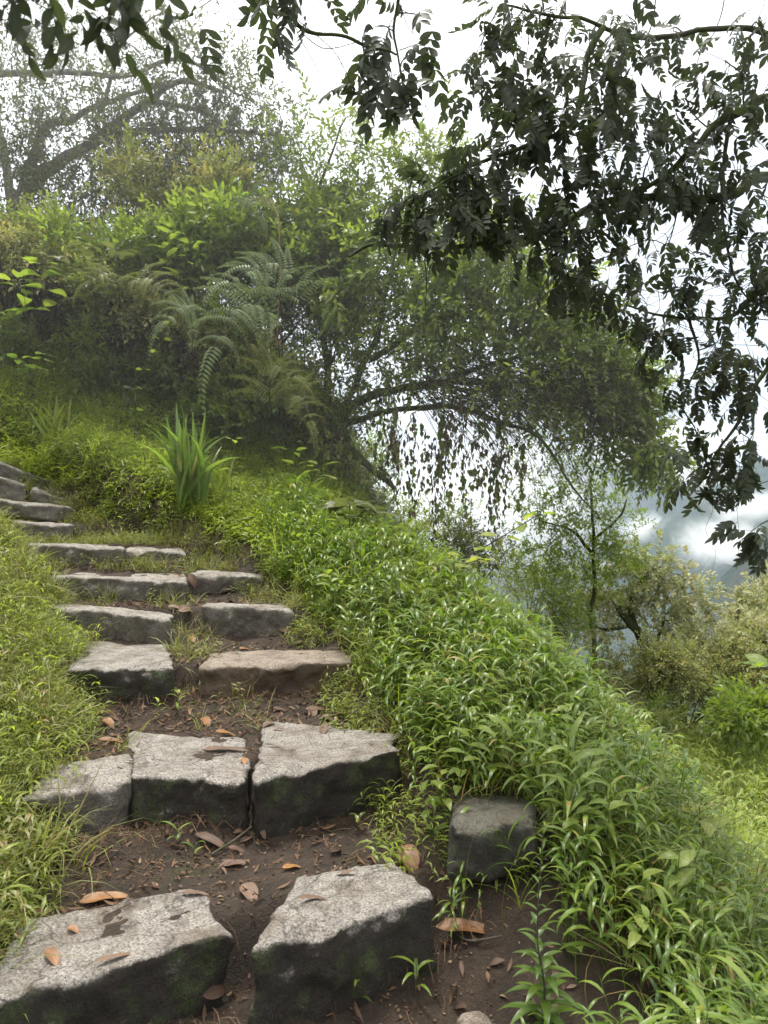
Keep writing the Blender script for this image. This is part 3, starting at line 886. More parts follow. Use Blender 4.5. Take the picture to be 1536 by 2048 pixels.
def pinnate(L=0.2, pairs=5, l=0.075, w=0.028, curve=0.5, seg=4):
    t = np.linspace(0, 1, 6)
    pts = np.stack([0 * t, L * t, -curve * L * t ** 2], 1)
    out = [tube(pts, np.linspace(.0018, .0009, 6), 3, slot=1)]
    for i in range(pairs):
        u = 0.28 + 0.68 * i / (pairs - 1)
        p = np.array([0, L * u, -curve * L * u * u])
        for s in (-1, 1):
            if random.random() < .06: continue
            a = random.uniform(.85, 1.15)
            d = np.array([s * math.sin(a), math.cos(a), -.18 - curve * u + random.uniform(-.2, .1)])
            q = random.uniform(.82, 1.12)
            out.append(xf(leaf(l * q, w * q, seg, .18, .5, 0.92, r=random.random()), basis(d, (random.gauss(0, .2), .2, 1))[0], p))
    out.append(xf(leaf(l * 1.05, w, seg, .18, .5, .92, r=random.random()), basis([0, 1, -.3 - curve])[0], pts[-1]))
    return join(out)

def hangstring(L=0.9, n=16, l=0.05, w=0.018, jit=0.05):
    t = np.linspace(0, 1, 9)
    pts = np.stack([jit * np.cumsum(rng.normal(0, .35, 9)), jit * np.cumsum(rng.normal(0, .35, 9)), -L * t], 1)
    out = [tube(pts, .0014, 3, slot=1)]
    for i in range(n):
        u = random.uniform(.05, 1)
        k = int(u * 8); p = pts[k] + (pts[min(k + 1, 8)] - pts[k]) * (u * 8 - k)
        y = random.random() * 6.28
        out.append(xf(leaf(l * random.uniform(.6, 1.3), w, 3, .5, .7, .8, r=random.random()), basis(rdir(y, random.uniform(-1.4, -.7)))[0], p))
    return join(out)

def pinna(L=0.5, n=22, l=0.09, w=0.021, curve=0.55):
    """one side branch of a bracken frond with its narrow drooping leaflets"""
    m = 8
    t = np.linspace(0, 1, m)
    pts = np.stack([0 * t, L * t * (1 - .12 * t), .10 * L * np.sin(t * 2.2) - curve * L * t ** 2.2], 1)
    out = [tube(pts, np.linspace(.0022, .0008, m), 3, slot=1)]
    for i in range(n):
        u = 0.04 + .95 * i / (n - 1)
        k = min(int(u * (m - 1)), m - 2); f = u * (m - 1) - k
        p = pts[k] * (1 - f) + pts[k + 1] * f
        tg = unit(pts[k + 1] - pts[k])
        s_ = l * (1 - .75 * u ** 1.6) * random.uniform(.92, 1.08)
        for s in (-1, 1):
            d = np.array([s, 0, 0]) * 1.0 + tg * .35 + np.array([0, 0, -.15])
            out.append(xf(leaf(s_, w, 3, .1, 1.0, .6, r=random.random()), basis(d, (0, 0, 1))[0], p))
    return join(out)

# ------------------------------------------------------------------ scattering over the ground
def sample(n, x0, x1, y0, y1, dens):
    out = []
    tot = 0
    while tot < n:
        x = rng.uniform(x0, x1, n * 2); y = rng.uniform(y0, y1, n * 2)
        k = rng.random(n * 2) < dens(x, y)
        out.append(np.stack([x[k], y[k]], 1)); tot += k.sum()
        if tot == 0: break
    q = np.concatenate(out)[:n]
    z = ground_z(q[:, 0], q[:, 1])
    return np.stack([q[:, 0], q[:, 1], z], 1)

def inview(x, y, m=1.15):
    return (np.abs(x) < 0.5 * y * m + 0.15)

def stuff(name, ts, pos, mats, smin, smax, tilt=0.25, label='', sizef=None):
    k = len(pos)
    M = yawM(rng.random(k) * 2 * PI, np.abs(rng.normal(0, tilt, k)), rng.random(k) * 2 * PI)
    s = rng.uniform(smin, smax, k)
    if sizef is not None: s = s * sizef(pos)
    pos = pos.copy(); pos[:, 2] -= 0.008
    o = build(name, mixscatter(ts, pos, M, s), mats)
    return tag(o, label, None, None, 'stuff')

def nz2(x, y, s, k=0.0):
    return fbm(np.stack([x, y, 0 * x + k], 1), s, 3)

# A: the tall broad-bladed grass of the right bank
gA = [grassplant(random.uniform(.26, .40), random.randint(5, 7), random.uniform(.13, .19), random.uniform(.014, .021), 6) for _ in range(9)]
def dA(x, y):
    pd = pathd(x, y)
    e = sstep((pd - 1.02 - .10 * nz2(x, y, 3.0)) / .25)
    bare = np.exp(-(((x - .36) / .30) ** 2 + ((y - 2.25) / .30) ** 2)) * 1.5
    bould = ((x - .40) ** 2 / .030 + (y - 2.72) ** 2 / .05) < 1
    edge = 1 - sstep((x - (1.75 - .12 * (y - 3))) / .4)
    return np.clip(e * edge * (1 - bare), 0, 1) * inview(x, y) * (~bould) * (1 - .8 * sstep((y - 5.6) / 1.2)) * ((y < 2.9) | (y > 2.9))
pA = sample(4300, -1.0, 2.9, 1.85, 7.0, dA)
stuff('grass', gA, pA, M_blade, .62, 1.08, .22, 'tall broad bladed grass covering the bank right of the steps', lambda p: (.62 + .38 * sstep((pathd(p[:, 0], p[:, 1]) - 1.0) / .8)) * (.90 + .5 * sstep((nz2(p[:, 0], p[:, 1], 1.9, 5.0) + .2) / .5)))
gS = [seedstalk(random.uniform(.35, .55)) for _ in range(5)]
pS = sample(800, -.2, 2.6, 2.0, 6.0, dA)
stuff('grass', gS, pS, M_dry, .8, 1.2, .3, 'thin pale seed stalks rising above the bank grass')

# mixed weeds and pale grass breaking up the bank
gM = [tuft(7, random.uniform(.3, .5), .007, 5, 1.5, .45) for _ in range(4)]
pM = sample(650, -.9, 2.6, 2.0, 6.8, dA)
stuff('grass', gM, pM, M_lush, .6, 1.1, .25, 'long narrow pale blades among the broad bladed grass')
gW = [grassplant(random.uniform(.2, .4), 9, .085, .036, 5, .0025, .2, 1.0, .5) for _ in range(4)]
pW = sample(340, -.9, 2.2, 2.2, 6.8, dA)
stuff('grass', gW, pW, M_bright, .7, 1.2, .25, 'broader leaved weeds scattered through the bank grass')
gD = [tuft(5, random.uniform(.2, .35), .006, 5, 1.9, .6) for _ in range(3)]
pQ = sample(330, -.9, 2.2, 2.0, 6.0, dA)
M_straw = leafmat('straw', [(0.20, 0.14, 0.06), (0.33, 0.25, 0.12)], 0.2, 0.6, 0.2, tcol=(1.1, 1, .8))
stuff('grass', gD, pQ, M_straw, .6, 1.1, .4, 'dead straw coloured blades among the bank grass')

# B: the short bright grass of the bank behind the path
gB = [grassplant(random.uniform(.09, .17), random.randint(5, 7), random.uniform(.06, .085), random.uniform(.011, .015), 3, .0012, .3, 1.7, .7, sseg=3) for _ in range(9)]
def dB(x, y):
    pd = pathd(x, y)
    e = sstep((pd - 1.05 + .25 * (y > 6.6) - .15 * nz2(x, y, 2.5)) / .3)
    e = np.maximum(e, (y > 7.55) * 1.0)
    return e * inview(x, y) * (1 - sstep((y - 8.75) / .3)) * sstep((y - 4.6) / 1.0) * (1 - sstep((x - .9) / .4))
pB = sample(12500, -4.6, 1.2, 4.4, 8.7, dB)
stuff('grass', gB, pB, M_lush, .75, 1.35, .3, 'short lush green grass on the bank above the path')

pB2 = sample(2200, -4.8, -.2, 7.2, 8.75, lambda x, y: inview(x, y) * 1.0)
stuff('grass', [grassplant(random.uniform(.16, .30), 7, random.uniform(.10, .14), random.uniform(.014, .02), 4, .0014, .35, 1.6, .8) for _ in range(6)] + gM[:2], pB2, M_lush, .6, 1.1, .3, 'taller bright grass on the slope under the dark bank')

# C: the yellowish mixed grass left of the path
gC = [tuft(8, random.uniform(.16, .32), .005, 4, 1.6, .7) for _ in range(6)] + [grassplant(random.uniform(.10, .2), 6, .06, .009, 3, .0012, .4, 1.8, .7, sseg=3) for _ in range(5)]
def dC(x, y):
    pd = pathd(x, y)
    e = 1 - sstep((pd + 1.12 + .26 * nz2(x, y, 2.7)) / .35)
    return e * inview(x, y, 1.25) * (y < 7.8)
pC = sample(9500, -4.6, -.5, 1.7, 7.9, dC)
stuff('grass', gC, pC, M_dry, .6, 1.25, .35, 'fine yellowish grass along the left side of the steps', lambda p: .75 + .6 * sstep((nz2(p[:, 0], p[:, 1], 2.4, 3.0) + .15) / .4))
pC2 = sample(260, -2.6, -.7, 1.75, 4.6, dC)
stuff('grass', gS, pC2, M_dry, .45, .8, .5, 'thin seeding grass stalks at the left edge')
gC3 = [grassplant(random.uniform(.16, .26), 6, random.uniform(.08, .11), .012, 4, .0014, .35, 1.7, .8) for _ in range(5)]
pC3 = sample(650, -3.2, -.8, 2.2, 6.2, dC)
stuff('grass', gC3, pC3, M_lush, .6, 1.05, .3, 'broader green blades among the yellowish grass at left')

# D: weeds on the treads and at the foot of the risers
def dD(x, y):
    pd = np.abs(pathd(x, y))
    d = .02 + .5 * sstep((y - 4.9) / 1.2) * sstep((nz2(x, y, 2.2, 9.0) + .12) / .3) + .9 * sstep((y - 5.7) / .5)
    d = d + .35 * sstep((nz2(x, y, 2.6, 4.0) - .12) / .25) * (y > 3.3) + .5 * sstep((pd - .72) / .3)
    return np.clip(d, 0, 1) * (pd < 1.2) * inview(x, y)
pD = sample(3600, -4.3, .3, 3.1, 7.7, dD)
# nothing grows through the stones
def onstone(p, grow=0.0):
    out = np.zeros(len(p), bool)
    for s_ in STONES:
        me = s_.data
        co = np.empty(len(me.vertices) * 3, np.float32); me.vertices.foreach_get('co', co); co = co.reshape(-1, 3) + np.array(s_.location)
        top = co[co[:, 2] > co[:, 2].max() - .07]
        c = top[:, :2].mean(0)
        ang = np.arctan2(top[:, 1] - c[1], top[:, 0] - c[0]); rad = np.hypot(*(top[:, :2] - c).T)
        b = np.zeros(48)
        np.maximum.at(b, ((ang + PI) / (2 * PI) * 48).astype(int) % 48, rad)
        a2 = np.arctan2(p[:, 1] - c[1], p[:, 0] - c[0]); r2 = np.hypot(p[:, 0] - c[0], p[:, 1] - c[1])
        out |= r2 < b[((a2 + PI) / (2 * PI) * 48).astype(int) % 48] - .02 + grow
    return out
pD = pD[~onstone(pD)]
stuff('grass', gB[:4] + gC[:5], pD, M_dry, .45, .95, .4, 'small weeds growing between the step stones')
def dD2(x, y):
    pd = pathd(x, y)
    return (np.abs(pd) > .8) * (pd < 1.5) * (pd > -1.4) * inview(x, y) * .8 * (((x - .25) ** 2 + (y - 2.32) ** 2) > .085)
pD2 = sample(900, -2.2, .8, 1.9, 4.9, dD2)
pD2 = pD2[~onstone(pD2)]
stuff('grass', gB[:5] + gC[6:8], pD2, M_lush, .5, 1.0, .4, 'small green weeds edging the lower steps')

# E: the bright field below the bank
gE = [grassplant(random.uniform(.18, .32), 6, .12, .022, 3, .002, .3, 1.5, .8, sseg=3) for _ in range(5)] + [tuft(8, .32, .012, 3, 1.0, .5) for _ in range(3)]
def dE(x, y):
    return inview(x, y, 1.25) * (x > 1.0 + .06 * (y - 5)) * (.55 + .45 * sstep((nz2(x, y, .9, 2.0) + .3) / .4))
pE = sample(7500, 1.0, 7.5, 4.2, 12.5, dE)
stuff('grass', gE, pE, M_field, .7, 1.3, .35, 'sunlit yellow green meadow below the bank')
# back hillside cover
gF = [grassplant(random.uniform(.25, .5), 7, .13, .03, 3, .003, .3, 1.5, .8, sseg=3) for _ in range(5)]
def dF(x, y):
    return inview(x, y, 1.3) * (x < .8)
pF = sample(6000, -7, 1.0, 8.9, 14, dF)
stuff('grass', gF, pF, M_greyleaf, .6, 1.3, .35, 'rank green growth on the hillside behind')

# leaf litter: crumbled bits of leaf and twig on the earth
lit = [leaf(.035, .014, 2, .6, 1.2, .9, r=.2), leaf(.05, .012, 3, .5, -1.0, .9, r=.5), leaf(.022, .012, 2, .3, .5, .9, r=.9), tube([(0, 0, 0), (.03, .004, .004), (.07, -.004, .002)], .0012, 3, r=.8), tube([(0, 0, 0), (.02, .006, .003), (.045, .0, .004)], .0009, 3, r=.1)]
M_litter = leafmat('litter', [(0.035, 0.023, 0.016), (0.07, 0.042, 0.028), (0.13, 0.08, 0.05), (0.20, 0.15, 0.10)], 0.05, 0.7, 0.2, tcol=(1, 1, 1), rib=.1)
def dL(x, y):
    pd = np.abs(pathd(x, y) - .1)
    return (1 - sstep((pd - .9) / .6)) * inview(x, y) * (.25 + .75 * sstep((nz2(x, y, 2.0, 7.0) + .1) / .3))
pL = sample(9000, -3.5, 1.0, 1.8, 6.6, dL)
pL = pL[~onstone(pL, -.03)]
k = len(pL)
pL[:, 2] += .006
Ml = yawM(rng.random(k) * 2 * PI, rng.normal(0, .35, k), rng.random(k) * 2 * PI)
tag(build('leaf_litter', mixscatter(lit, pL, Ml, rng.uniform(.5, 1.3, k)), M_litter), 'brown crumbled leaf litter on the earth of the steps', None, None, 'stuff')
# roots and straws bristling from the shaded risers
pr_ = []
for k in range(900):
    i = random.choice([0, 1, 1, 1, 2, 2, 3])
    a, b = map(np.array, LINES[i]); t = random.uniform(-.05, 1.15)
    q = a + (b - a) * t + np.array([random.gauss(0, .01), -.04 + random.gauss(0, .03)])
    z = float(ground_z([q[0]], [q[1]])[0])
    y = random.uniform(-2.6, -.5); L = random.uniform(.04, .13)
    p0 = np.array([q[0], q[1], z + random.uniform(0, .03)])
    d = np.array([math.cos(y), math.sin(y), 0]) * L
    pr_.append(tube([p0, p0 + d * .5 + [0, 0, .02], p0 + d + [0, 0, -.01]], .0008, 3, r=random.random()))
tag(build('root_litter', join(pr_), M_litter), 'dry straws and rootlets at the foot of the risers', None, None, 'stuff')

# crumbs of earth and grit
def crumb():
    g = np.array([(x, y, z) for z in (-1, 1) for y in (-1, 1) for x in (-1, 1)], float)
    g = unit(g) * rng.uniform(.6, 1.2, (8, 1)) * .5 * np.array([1, .8, .6])
    f = np.array([(0, 2, 3, 1), (4, 5, 7, 6), (0, 1, 5, 4), (2, 6, 7, 3), (0, 4, 6, 2), (1, 3, 7, 5)])
    return T(g, f, np.zeros((8, 3)) + .5, np.zeros(6, int))
M_crumb = leafmat('crumbs', [(0.03, 0.02, 0.014), (0.06, 0.04, 0.028), (0.11, 0.08, 0.055), (0.30, 0.26, 0.21)], 0.0, 0.9, 0.2, rib=0)
def dG(x, y):
    return (1 - sstep((np.abs(pathd(x, y) - .1) - .9) / .5)) * inview(x, y) * np.clip(2.6 / y, 0, 1) ** 2
pG = sample(9000, -2.2, 1.0, 1.8, 6.0, dG)
pG = pG[~onstone(pG, -.05)]
k = len(pG)
pG[:, 2] += .002
o = build('earth_crumbs', mixscatter([crumb() for _ in range(5)], pG, yawM(rng.random(k) * 6.28, rng.random(k), rng.random(k) * 6.28), .004 + .016 * rng.random(k) ** 3), M_crumb, smooth=False)
tag(o, 'crumbs of earth and grit on the treads', None, None, 'stuff')
# ------------------------------------------------------------------ foliage tools
def randdirs(k, bias=(0, 0, 0), amt=1.0):
    d = rng.normal(0, 1, (k, 3)) * amt + np.asarray(bias)
    return unit(d)

def clumpfill(ts, clumps, per, bias=(0, 0, -.2), smin=.75, smax=1.2, flat=1.0, out=0.6):
    """clumps: (centre xyz, radius, amount); sprays thrown through each"""
    Ps, Ds = [], []
    for c, r, a in clumps:
        k = max(1, int(per * a))
        o = rng.normal(0, .48, (k, 3)) * np.array([1, .9, flat]) * r
        Ps.append(np.asarray(c) + o)
        Ds.append(randdirs(k, np.asarray(bias), .7) + unit(o) * out)
    Ps = np.concatenate(Ps); Ds = unit(np.concatenate(Ds))
    M = basis(Ds, rng.normal(0, .35, Ds.shape) + UP)
    return mixscatter(ts, Ps, M, rng.uniform(smin, smax, len(Ps)))

def pxclumps(L):
    return [(P(px, py, Y), rp / FPX * Y, a) for px, py, Y, rp, a in L]

def limbs(defs, sides=7, jit=.05):
    """defs: (points, r0, r1) -> tubes and sample points for twigs to spring from"""
    ts, pts = [], []
    for p, r0, r1 in defs:
        s = spline(p, max(10, len(p) * 7), jit)
        n = len(s)
        rr = np.linspace(r0, r1, n) * (1 + .18 * fbm(s, 9, 2))
        ts.append(tube(s, rr, sides, r=random.random()))
        pts.append(np.hstack([s, rr[:, None]]))
    return ts, np.concatenate(pts)

def twigs(clumps, lp, nsub=5, r=.006):
    ts = []
    for c, rad, a in clumps:
        c = np.asarray(c)
        d = np.linalg.norm(lp[:, :3] - c, axis=1)
        q = lp[np.argmin(d)]
        rr = min(r, q[3] * .7)
        one = []
        mid = (q[:3] + c) / 2 + rng.normal(0, .08, 3) * rad + np.array([0, 0, .12 * rad])
        s = spline([q[:3], mid, c], 9, .02)
        one.append(tube(s, np.linspace(rr, rr * .5, 9), 4, r=random.random()))
        for k in range(max(1, int(nsub * min(a, 1.5)))):
            e = c + rng.normal(0, .6, 3) * rad + np.array([0, 0, -.15 * rad])
            b = s[random.randint(4, 8)]
            m = (b + e) / 2 + rng.normal(0, .12, 3) * rad
            one.append(tube(spline([b, m, e], 6), np.linspace(rr * .45, .0015, 6), 3, r=random.random()))
        ts.append(join(one))
    return ts

def tree(name, label, base, limbdefs, clumps, sprays, per, mats, bark, nsub=5, twigr=.006, group=None, cat='tree', bias=(0, 0, -.2), extra=None, limbname='limb', **kw):
    root = empty(name, base, label, cat, group)
    off = np.asarray(base, float)
    def add(nm, t, m):
        t = T(t.v - off, t.f, t.a, t.m)
        return build(nm, t, m, root)
    ts, lp = limbs(limbdefs)
    add('trunk', ts[0], bark)
    for l_ in ts[1:]:
        add(limbname, l_, bark)
    if nsub:
        tl = twigs(clumps, lp, nsub, twigr)
        for t_ in (tl if len(tl) <= 14 else [join(tl)]):
            add('twig', t_, M_twig)
    add('crown', clumpfill(sprays, clumps, per, bias, **kw), mats)
    for nm, t, m in (extra or []):
        for t_ in (t if isinstance(t, list) else [t]):
            add(nm, t_, m)
    return root

def gz(x, y):
    return float(ground_z([x], [y], False)[0])

# ------------------------------------------------------------------ overhanging bank behind the path
bx = np.linspace(-5.6, -.35, 190)
bt = np.linspace(0, 1, 60)
BX, BT = np.meshgrid(bx, bt)
# profile: from the foot, hollow under a lip, over the lip and back into the hill
prof = np.array([(0, 8.75, -.1), (.2, 9.0, .25), (.42, 8.85, .75), (.56, 8.5, .98), (.66, 8.32, 1.12), (.78, 8.45, 1.28), (.9, 8.9, 1.42), (1, 9.6, 1.40)])
py_ = np.interp(BT, prof[:, 0], prof[:, 1]); pz_ = np.interp(BT, prof[:, 0], prof[:, 2])
zb = np.array([gz(x, 8.75) for x in bx])
hgt = np.interp(bx, [-5.6, -4.0, -2.4, -1.2, -.35], [1.0, .95, .85, .62, .05])
BZ = zb[None] - .12 + pz_ * hgt[None]
BY = py_ + .32 + (1 - hgt[None]) * .1
pp = np.stack([BX, BY, BZ], 2).reshape(-1, 3)
nn = np.stack([fbm(pp + 9 * k, 2.4, 4) for k in range(3)], 1)
n2_ = np.stack([fbm(pp + 7 * k, 9, 4) for k in range(3)], 1)
pp = pp + nn * .16 + n2_ * .05
bk = gridmesh('earth_bank', pp[:, 0].reshape(BX.shape), pp[:, 1].reshape(BX.shape), pp[:, 2].reshape(BX.shape), M_soil)
tag(bk, 'dark overhanging earth bank behind the path', None, None, 'structure')
lip = pp.reshape(60, 190, 3)[36:50].reshape(-1, 3)
# roots and dry stems hanging from the lip
hr = []
for k in range(620):
    q = lip[random.randrange(len(lip))]
    L = random.uniform(.25, .95)
    e = q + np.array([random.gauss(0, .08), random.gauss(-.06, .06), -L])
    hr.append(tube(spline([q + [0, 0, .03], q + [random.gauss(0, .03), -.10, -L * .3], e], 7), np.linspace(.0035, .0012, 7), 3, r=random.random()))
tag(build('hanging_roots', join(hr), M_root), 'roots and dead stems hanging from the dark bank', None, None, 'stuff')
# moss cushions on the lip
mossleaf = join([xf(leaf(.045, .014, 2, .3, .6, .8, r=random.random()), basis(rdir(random.random() * 6.28, random.uniform(.2, 1.4)))[0]) for _ in range(9)])
k = 2600
q = lip[rng.integers(0, len(lip), k)] + rng.normal(0, .03, (k, 3))
q = q[fbm(q, 2.2, 3) > -.1]; k = len(q)
tag(build('moss', scatter(mossleaf, q, yawM(rng.random(k) * 6.28, rng.normal(0, .5, k), rng.random(k) * 6.28), rng.uniform(.5, 1.1, k)), M_moss), 'golden green moss on the lip of the dark bank', None, None, 'stuff')
# tangled undergrowth clothing the bank
und = [spray(.3, 12, .07, .03, .6, .9, .4), spray(.35, 14, .05, .02, .6, .8, .6), spray(.25, 8, .10, .035, .8, .8, .5)]
k = 2600
allp = pp.reshape(60, 190, 3)
ii = rng.integers(30, 60, k); jj = rng.integers(0, 190, k)
q = allp[ii, jj] + rng.normal(0, .07, (k, 3)) + np.array([0, -.05, .08])
D = randdirs(k, (0, -.9, .25), .7)
tag(build('undergrowth', mixscatter(und, q, basis(D, rng.normal(0, .3, D.shape) + UP), rng.uniform(.6, 1.1, k)), [M_bush, M_twig]), 'tangle of small leaved stems clothing the bank', None, None, 'stuff')
k = 350
ii = rng.integers(8, 34, k); jj = rng.integers(60, 190, k)
q = allp[ii, jj] + rng.normal(0, .08, (k, 3)) + np.array([0, -.1, .0])
D = randdirs(k, (0, -.6, -.6), .6)
tag(build('undergrowth', mixscatter(und, q, basis(D, rng.normal(0, .3, D.shape) + UP), rng.uniform(.5, .9, k)), [M_greyleaf, M_twig]), 'dim leafy stems in the hollow under the bank', None, None, 'stuff')

# ------------------------------------------------------------------ ferns on the bank
pin = [pinna(.5, 15), pinna(.5, 16, .095, .022, .35), pinna(.46, 14, .085, .02, .8)]
def fern(base, fronds, label, mat, sc=1.0):
    root = empty('fern', base, label, 'fern', 'ferns on the bank')
    off = np.asarray(base)
    for pts, pl in fronds:
        s = spline([np.asarray(p) for p in pts], 16)
        t = [tube(s, np.linspace(.006, .002, 16), 4, slot=1)]
        n = 7
        pl *= 1.15
        for i in range(n):
            u = .34 + .62 * i / (n - 1)
            k = int(u * 15); p = s[k]; tg = unit(s[min(k + 1, 15)] - s[k - 1])
            side = unit(np.cross(tg, (0, -.75, .5)))
            L = pl * (1 - .55 * ((i / (n - 1)) ** 1.5)) * sc
            for sg in (-1, 1):
                d = side * sg + tg * .55 + np.array([0, -.15, .15])
                t.append(xf(random.choice(pin), basis(d, (0, -.6, .7))[0], p, L / .5))
        t.append(xf(pin[0], basis(unit(s[-1] - s[-3]), (0, -.5, .8))[0], s[-1], pl * .9 / .5 * sc))
        ft = join(t)
        build('frond', T(ft.v - off, ft.f, ft.a, ft.m), [mat, M_twig], root)
    return root
fern(P(565, 760, 8.25), [([P(565, 760, 8.25), P(545, 640, 7.70), P(480, 610, 7.30), P(430, 690, 7.05)], .62),
                        ([P(565, 760, 8.25), P(560, 600, 7.70), P(520, 540, 7.40), P(455, 560, 7.10)], .46)], 'large arching grey green fern hanging over the dark bank', M_fern)
fern(P(610, 740, 8.25), [([P(610, 740, 8.25), P(600, 600, 7.80), P(560, 530, 7.50), P(500, 530, 7.30)], .46),], 'fern reaching up beside the bare reddish stem', M_fern)
fern(P(380, 760, 8.35), [([P(380, 760, 8.35), P(385, 660, 7.80), P(370, 610, 7.50), P(330, 640, 7.30)], .40)], 'single fern frond drooping left over the dark hollow', M_fern)
fern(P(560, 900, 8.05), [([P(560, 900, 8.05), P(540, 800, 7.70), P(545, 730, 7.50), P(590, 750, 7.30)], .40),
                        ([P(560, 900, 8.05), P(580, 820, 7.70), P(600, 790, 7.50), P(620, 840, 7.30)], .34)], 'yellowish fern low in the dark hollow beside the tree foot', M_fernold)
fern(P(240, 620, 8.15), [([P(240, 620, 8.15), P(235, 570, 7.80), P(215, 545, 7.60), P(180, 560, 7.50)], .30),
                        ([P(240, 620, 8.15), P(270, 560, 7.80), P(310, 560, 7.60), P(340, 590, 7.50)], .32)], 'small yellow green fern among the leafy plants at upper left', M_fernold)
fern(P(480, 450, 8.85), [([P(480, 500, 8.85), P(490, 430, 8.65), P(500, 395, 8.45), P(520, 430, 8.35)], .34)], 'narrow fern standing against the sky above the bank', M_fern)

# ------------------------------------------------------------------ shrubs on top of the bank
def bush(name, label, px, py, Y, w, h, n, sprays, mats, group, stems=5, smin=.7, smax=1.2, bias=(0, 0, .45), depth=.8, lift=.0):
    """a many-stemmed bush: (px, py) is its foot, w and h its metres"""
    b = P(px, py, Y)
    root = empty(name, b, label, 'shrub', group)
    tips, ts = [], []
    for i in range(stems):
        e = np.array([random.uniform(-.5, .5) * w * .8, random.uniform(-.4, .4) * w * depth, h * random.uniform(.55, .95)])
        m = e * .5 + np.array([random.gauss(0, .05), random.gauss(0, .05), .08]) * h
        s = spline([np.zeros(3), m, e], 9, .03)
        ts.append(tube(s, np.linspace(.011 * h, .004 * h, 9), 5, r=random.random()))
        tips += [s[4:]]
        for k in range(4):
            a = s[random.randint(3, 8)]
            q_ = a + np.array([random.gauss(0, .22) * w, random.gauss(0, .2) * w, random.uniform(-.05, .3) * h])
            ts.append(tube(spline([a, (a + q_) / 2 + np.array([0, 0, .04 * h]), q_], 6), np.linspace(.005 * h, .0015 * h, 6), 3, r=random.random()))
            tips.append(q_[None])
    tp = np.concatenate(tips)
    build('stem', join(ts), M_bark, root)
    # leaves in uneven clumps round the branch ends
    nc = max(7, int(n / 45))
    cen = tp[rng.integers(0, len(tp), nc)] + rng.normal(0, .1, (nc, 3)) * [w, w * depth, h]
    cen[:, 2] = np.clip(cen[:, 2], h * .12 + lift * h, h)
    rad = rng.uniform(.10, .24, nc) * (w + h) / 2
    cl = [(c, r, (r / rad.mean()) ** 1.6) for c, r in zip(cen, rad)]
    build('foliage', clumpfill(sprays, cl, n / nc, bias, smin, smax), mats, root)
    return root

spA = [spray(.25, 9, .09, .035, .6, .8, .3) for _ in range(4)]
spB = [spray(.22, 10, .06, .024, .5, .8, .2) for _ in range(4)]
spC = [spray(.28, 8, .13, .045, .8, .9, .3) for _ in range(4)]
spS = [spray(.18, 10, .038, .018, .4, .8, .2, 2) for _ in range(4)]
GB = 'leafy bushes on the bank'
bush('leafy_bush', 'dull green bush at the far left edge above the leafy plants', -20, 560, 9.2, 1.3, 0.68, 420, spB, [M_tree, M_twig], GB)
bush('leafy_bush', 'golden green bush with narrow leaves behind the leafy plants at left', 120, 540, 9.6, 1.5, 0.62, 480, spB, [M_bush, M_twig], GB)
bush('leafy_bush', 'yellow green bush catching light above the overhang', 300, 600, 9.0, 1.5, 0.78, 620, spA, [M_bright, M_twig], GB)
bush('leafy_bush', 'bushy growth with long pointed leaves left of the upright ferns', 430, 600, 9.1, 1.4, 0.90, 620, spC, [M_bright, M_twig], GB)
bush('leafy_bush', 'tall green bush with pointed leaves standing over the grey ferns', 560, 600, 9.3, 1.5, 1.05, 700, spA, [M_tree, M_twig], GB)
bush('leafy_bush', 'dark bush filling the gap between the fern bank and leaning tree', 660, 740, 9.4, 1.3, 1.05, 650, spB, [M_tree, M_twig], GB)
bush('leafy_bush', 'low dusky bush over the mossy lip of the bank', 250, 650, 8.9, 1.4, 0.43, 380, spB, [M_tree, M_twig], GB)
bush('leafy_bush', 'low tangled bush beneath the long grey ferns', 470, 740, 8.7, 1.5, 0.62, 430, spB, [M_tree, M_twig], GB)
bush('leafy_bush', 'slender bush with drooping pointed leaves reaching into the sky', 690, 540, 9.4, .9, 1.18, 330, spA, [M_tree, M_twig], GB)
bush('leafy_bush', 'dark leafy bush at the foot of the leaning tree', 650, 900, 8.9, 1.1, 0.50, 330, spB, [M_tree, M_twig], GB)

bush('leafy_bush', 'dense dusky bush closing the gap behind the main fern', 540, 720, 9.3, 1.5, 1.25, 900, spB, [M_tree, M_twig], GB, 6)
bush('leafy_bush', 'leafy bush rising between the red stem and the leaning tree', 620, 640, 9.1, 1.2, 1.0, 620, spA, [M_tree, M_twig], GB, 6)
bush('leafy_bush', 'broad mass of mixed leaves behind the yellow green bush', 380, 520, 9.9, 2.0, 1.0, 900, spA, [M_bush, M_twig], GB, 6)

for px_, py_f, Y_, h_, lb_ in ((60, 800, 8.7, .75, 'dim shrub at the foot of the bank at the far left'), (190, 830, 8.65, .7, 'dim shrub under the mossy lip left of the climbing vine'), (320, 850, 8.6, .75, 'dim shrub in the hollow behind the climbing vine'), (450, 870, 8.55, .8, 'dim shrub in the hollow behind the tall sword leaved clump'), (560, 890, 8.5, .75, 'dim shrub in the hollow left of the tree foot')):
    bush('leafy_bush', lb_, px_, py_f, Y_, 1.0, h_, 330, spB + spA[:2], [M_tree, M_twig], GB, 5, lift=.1)

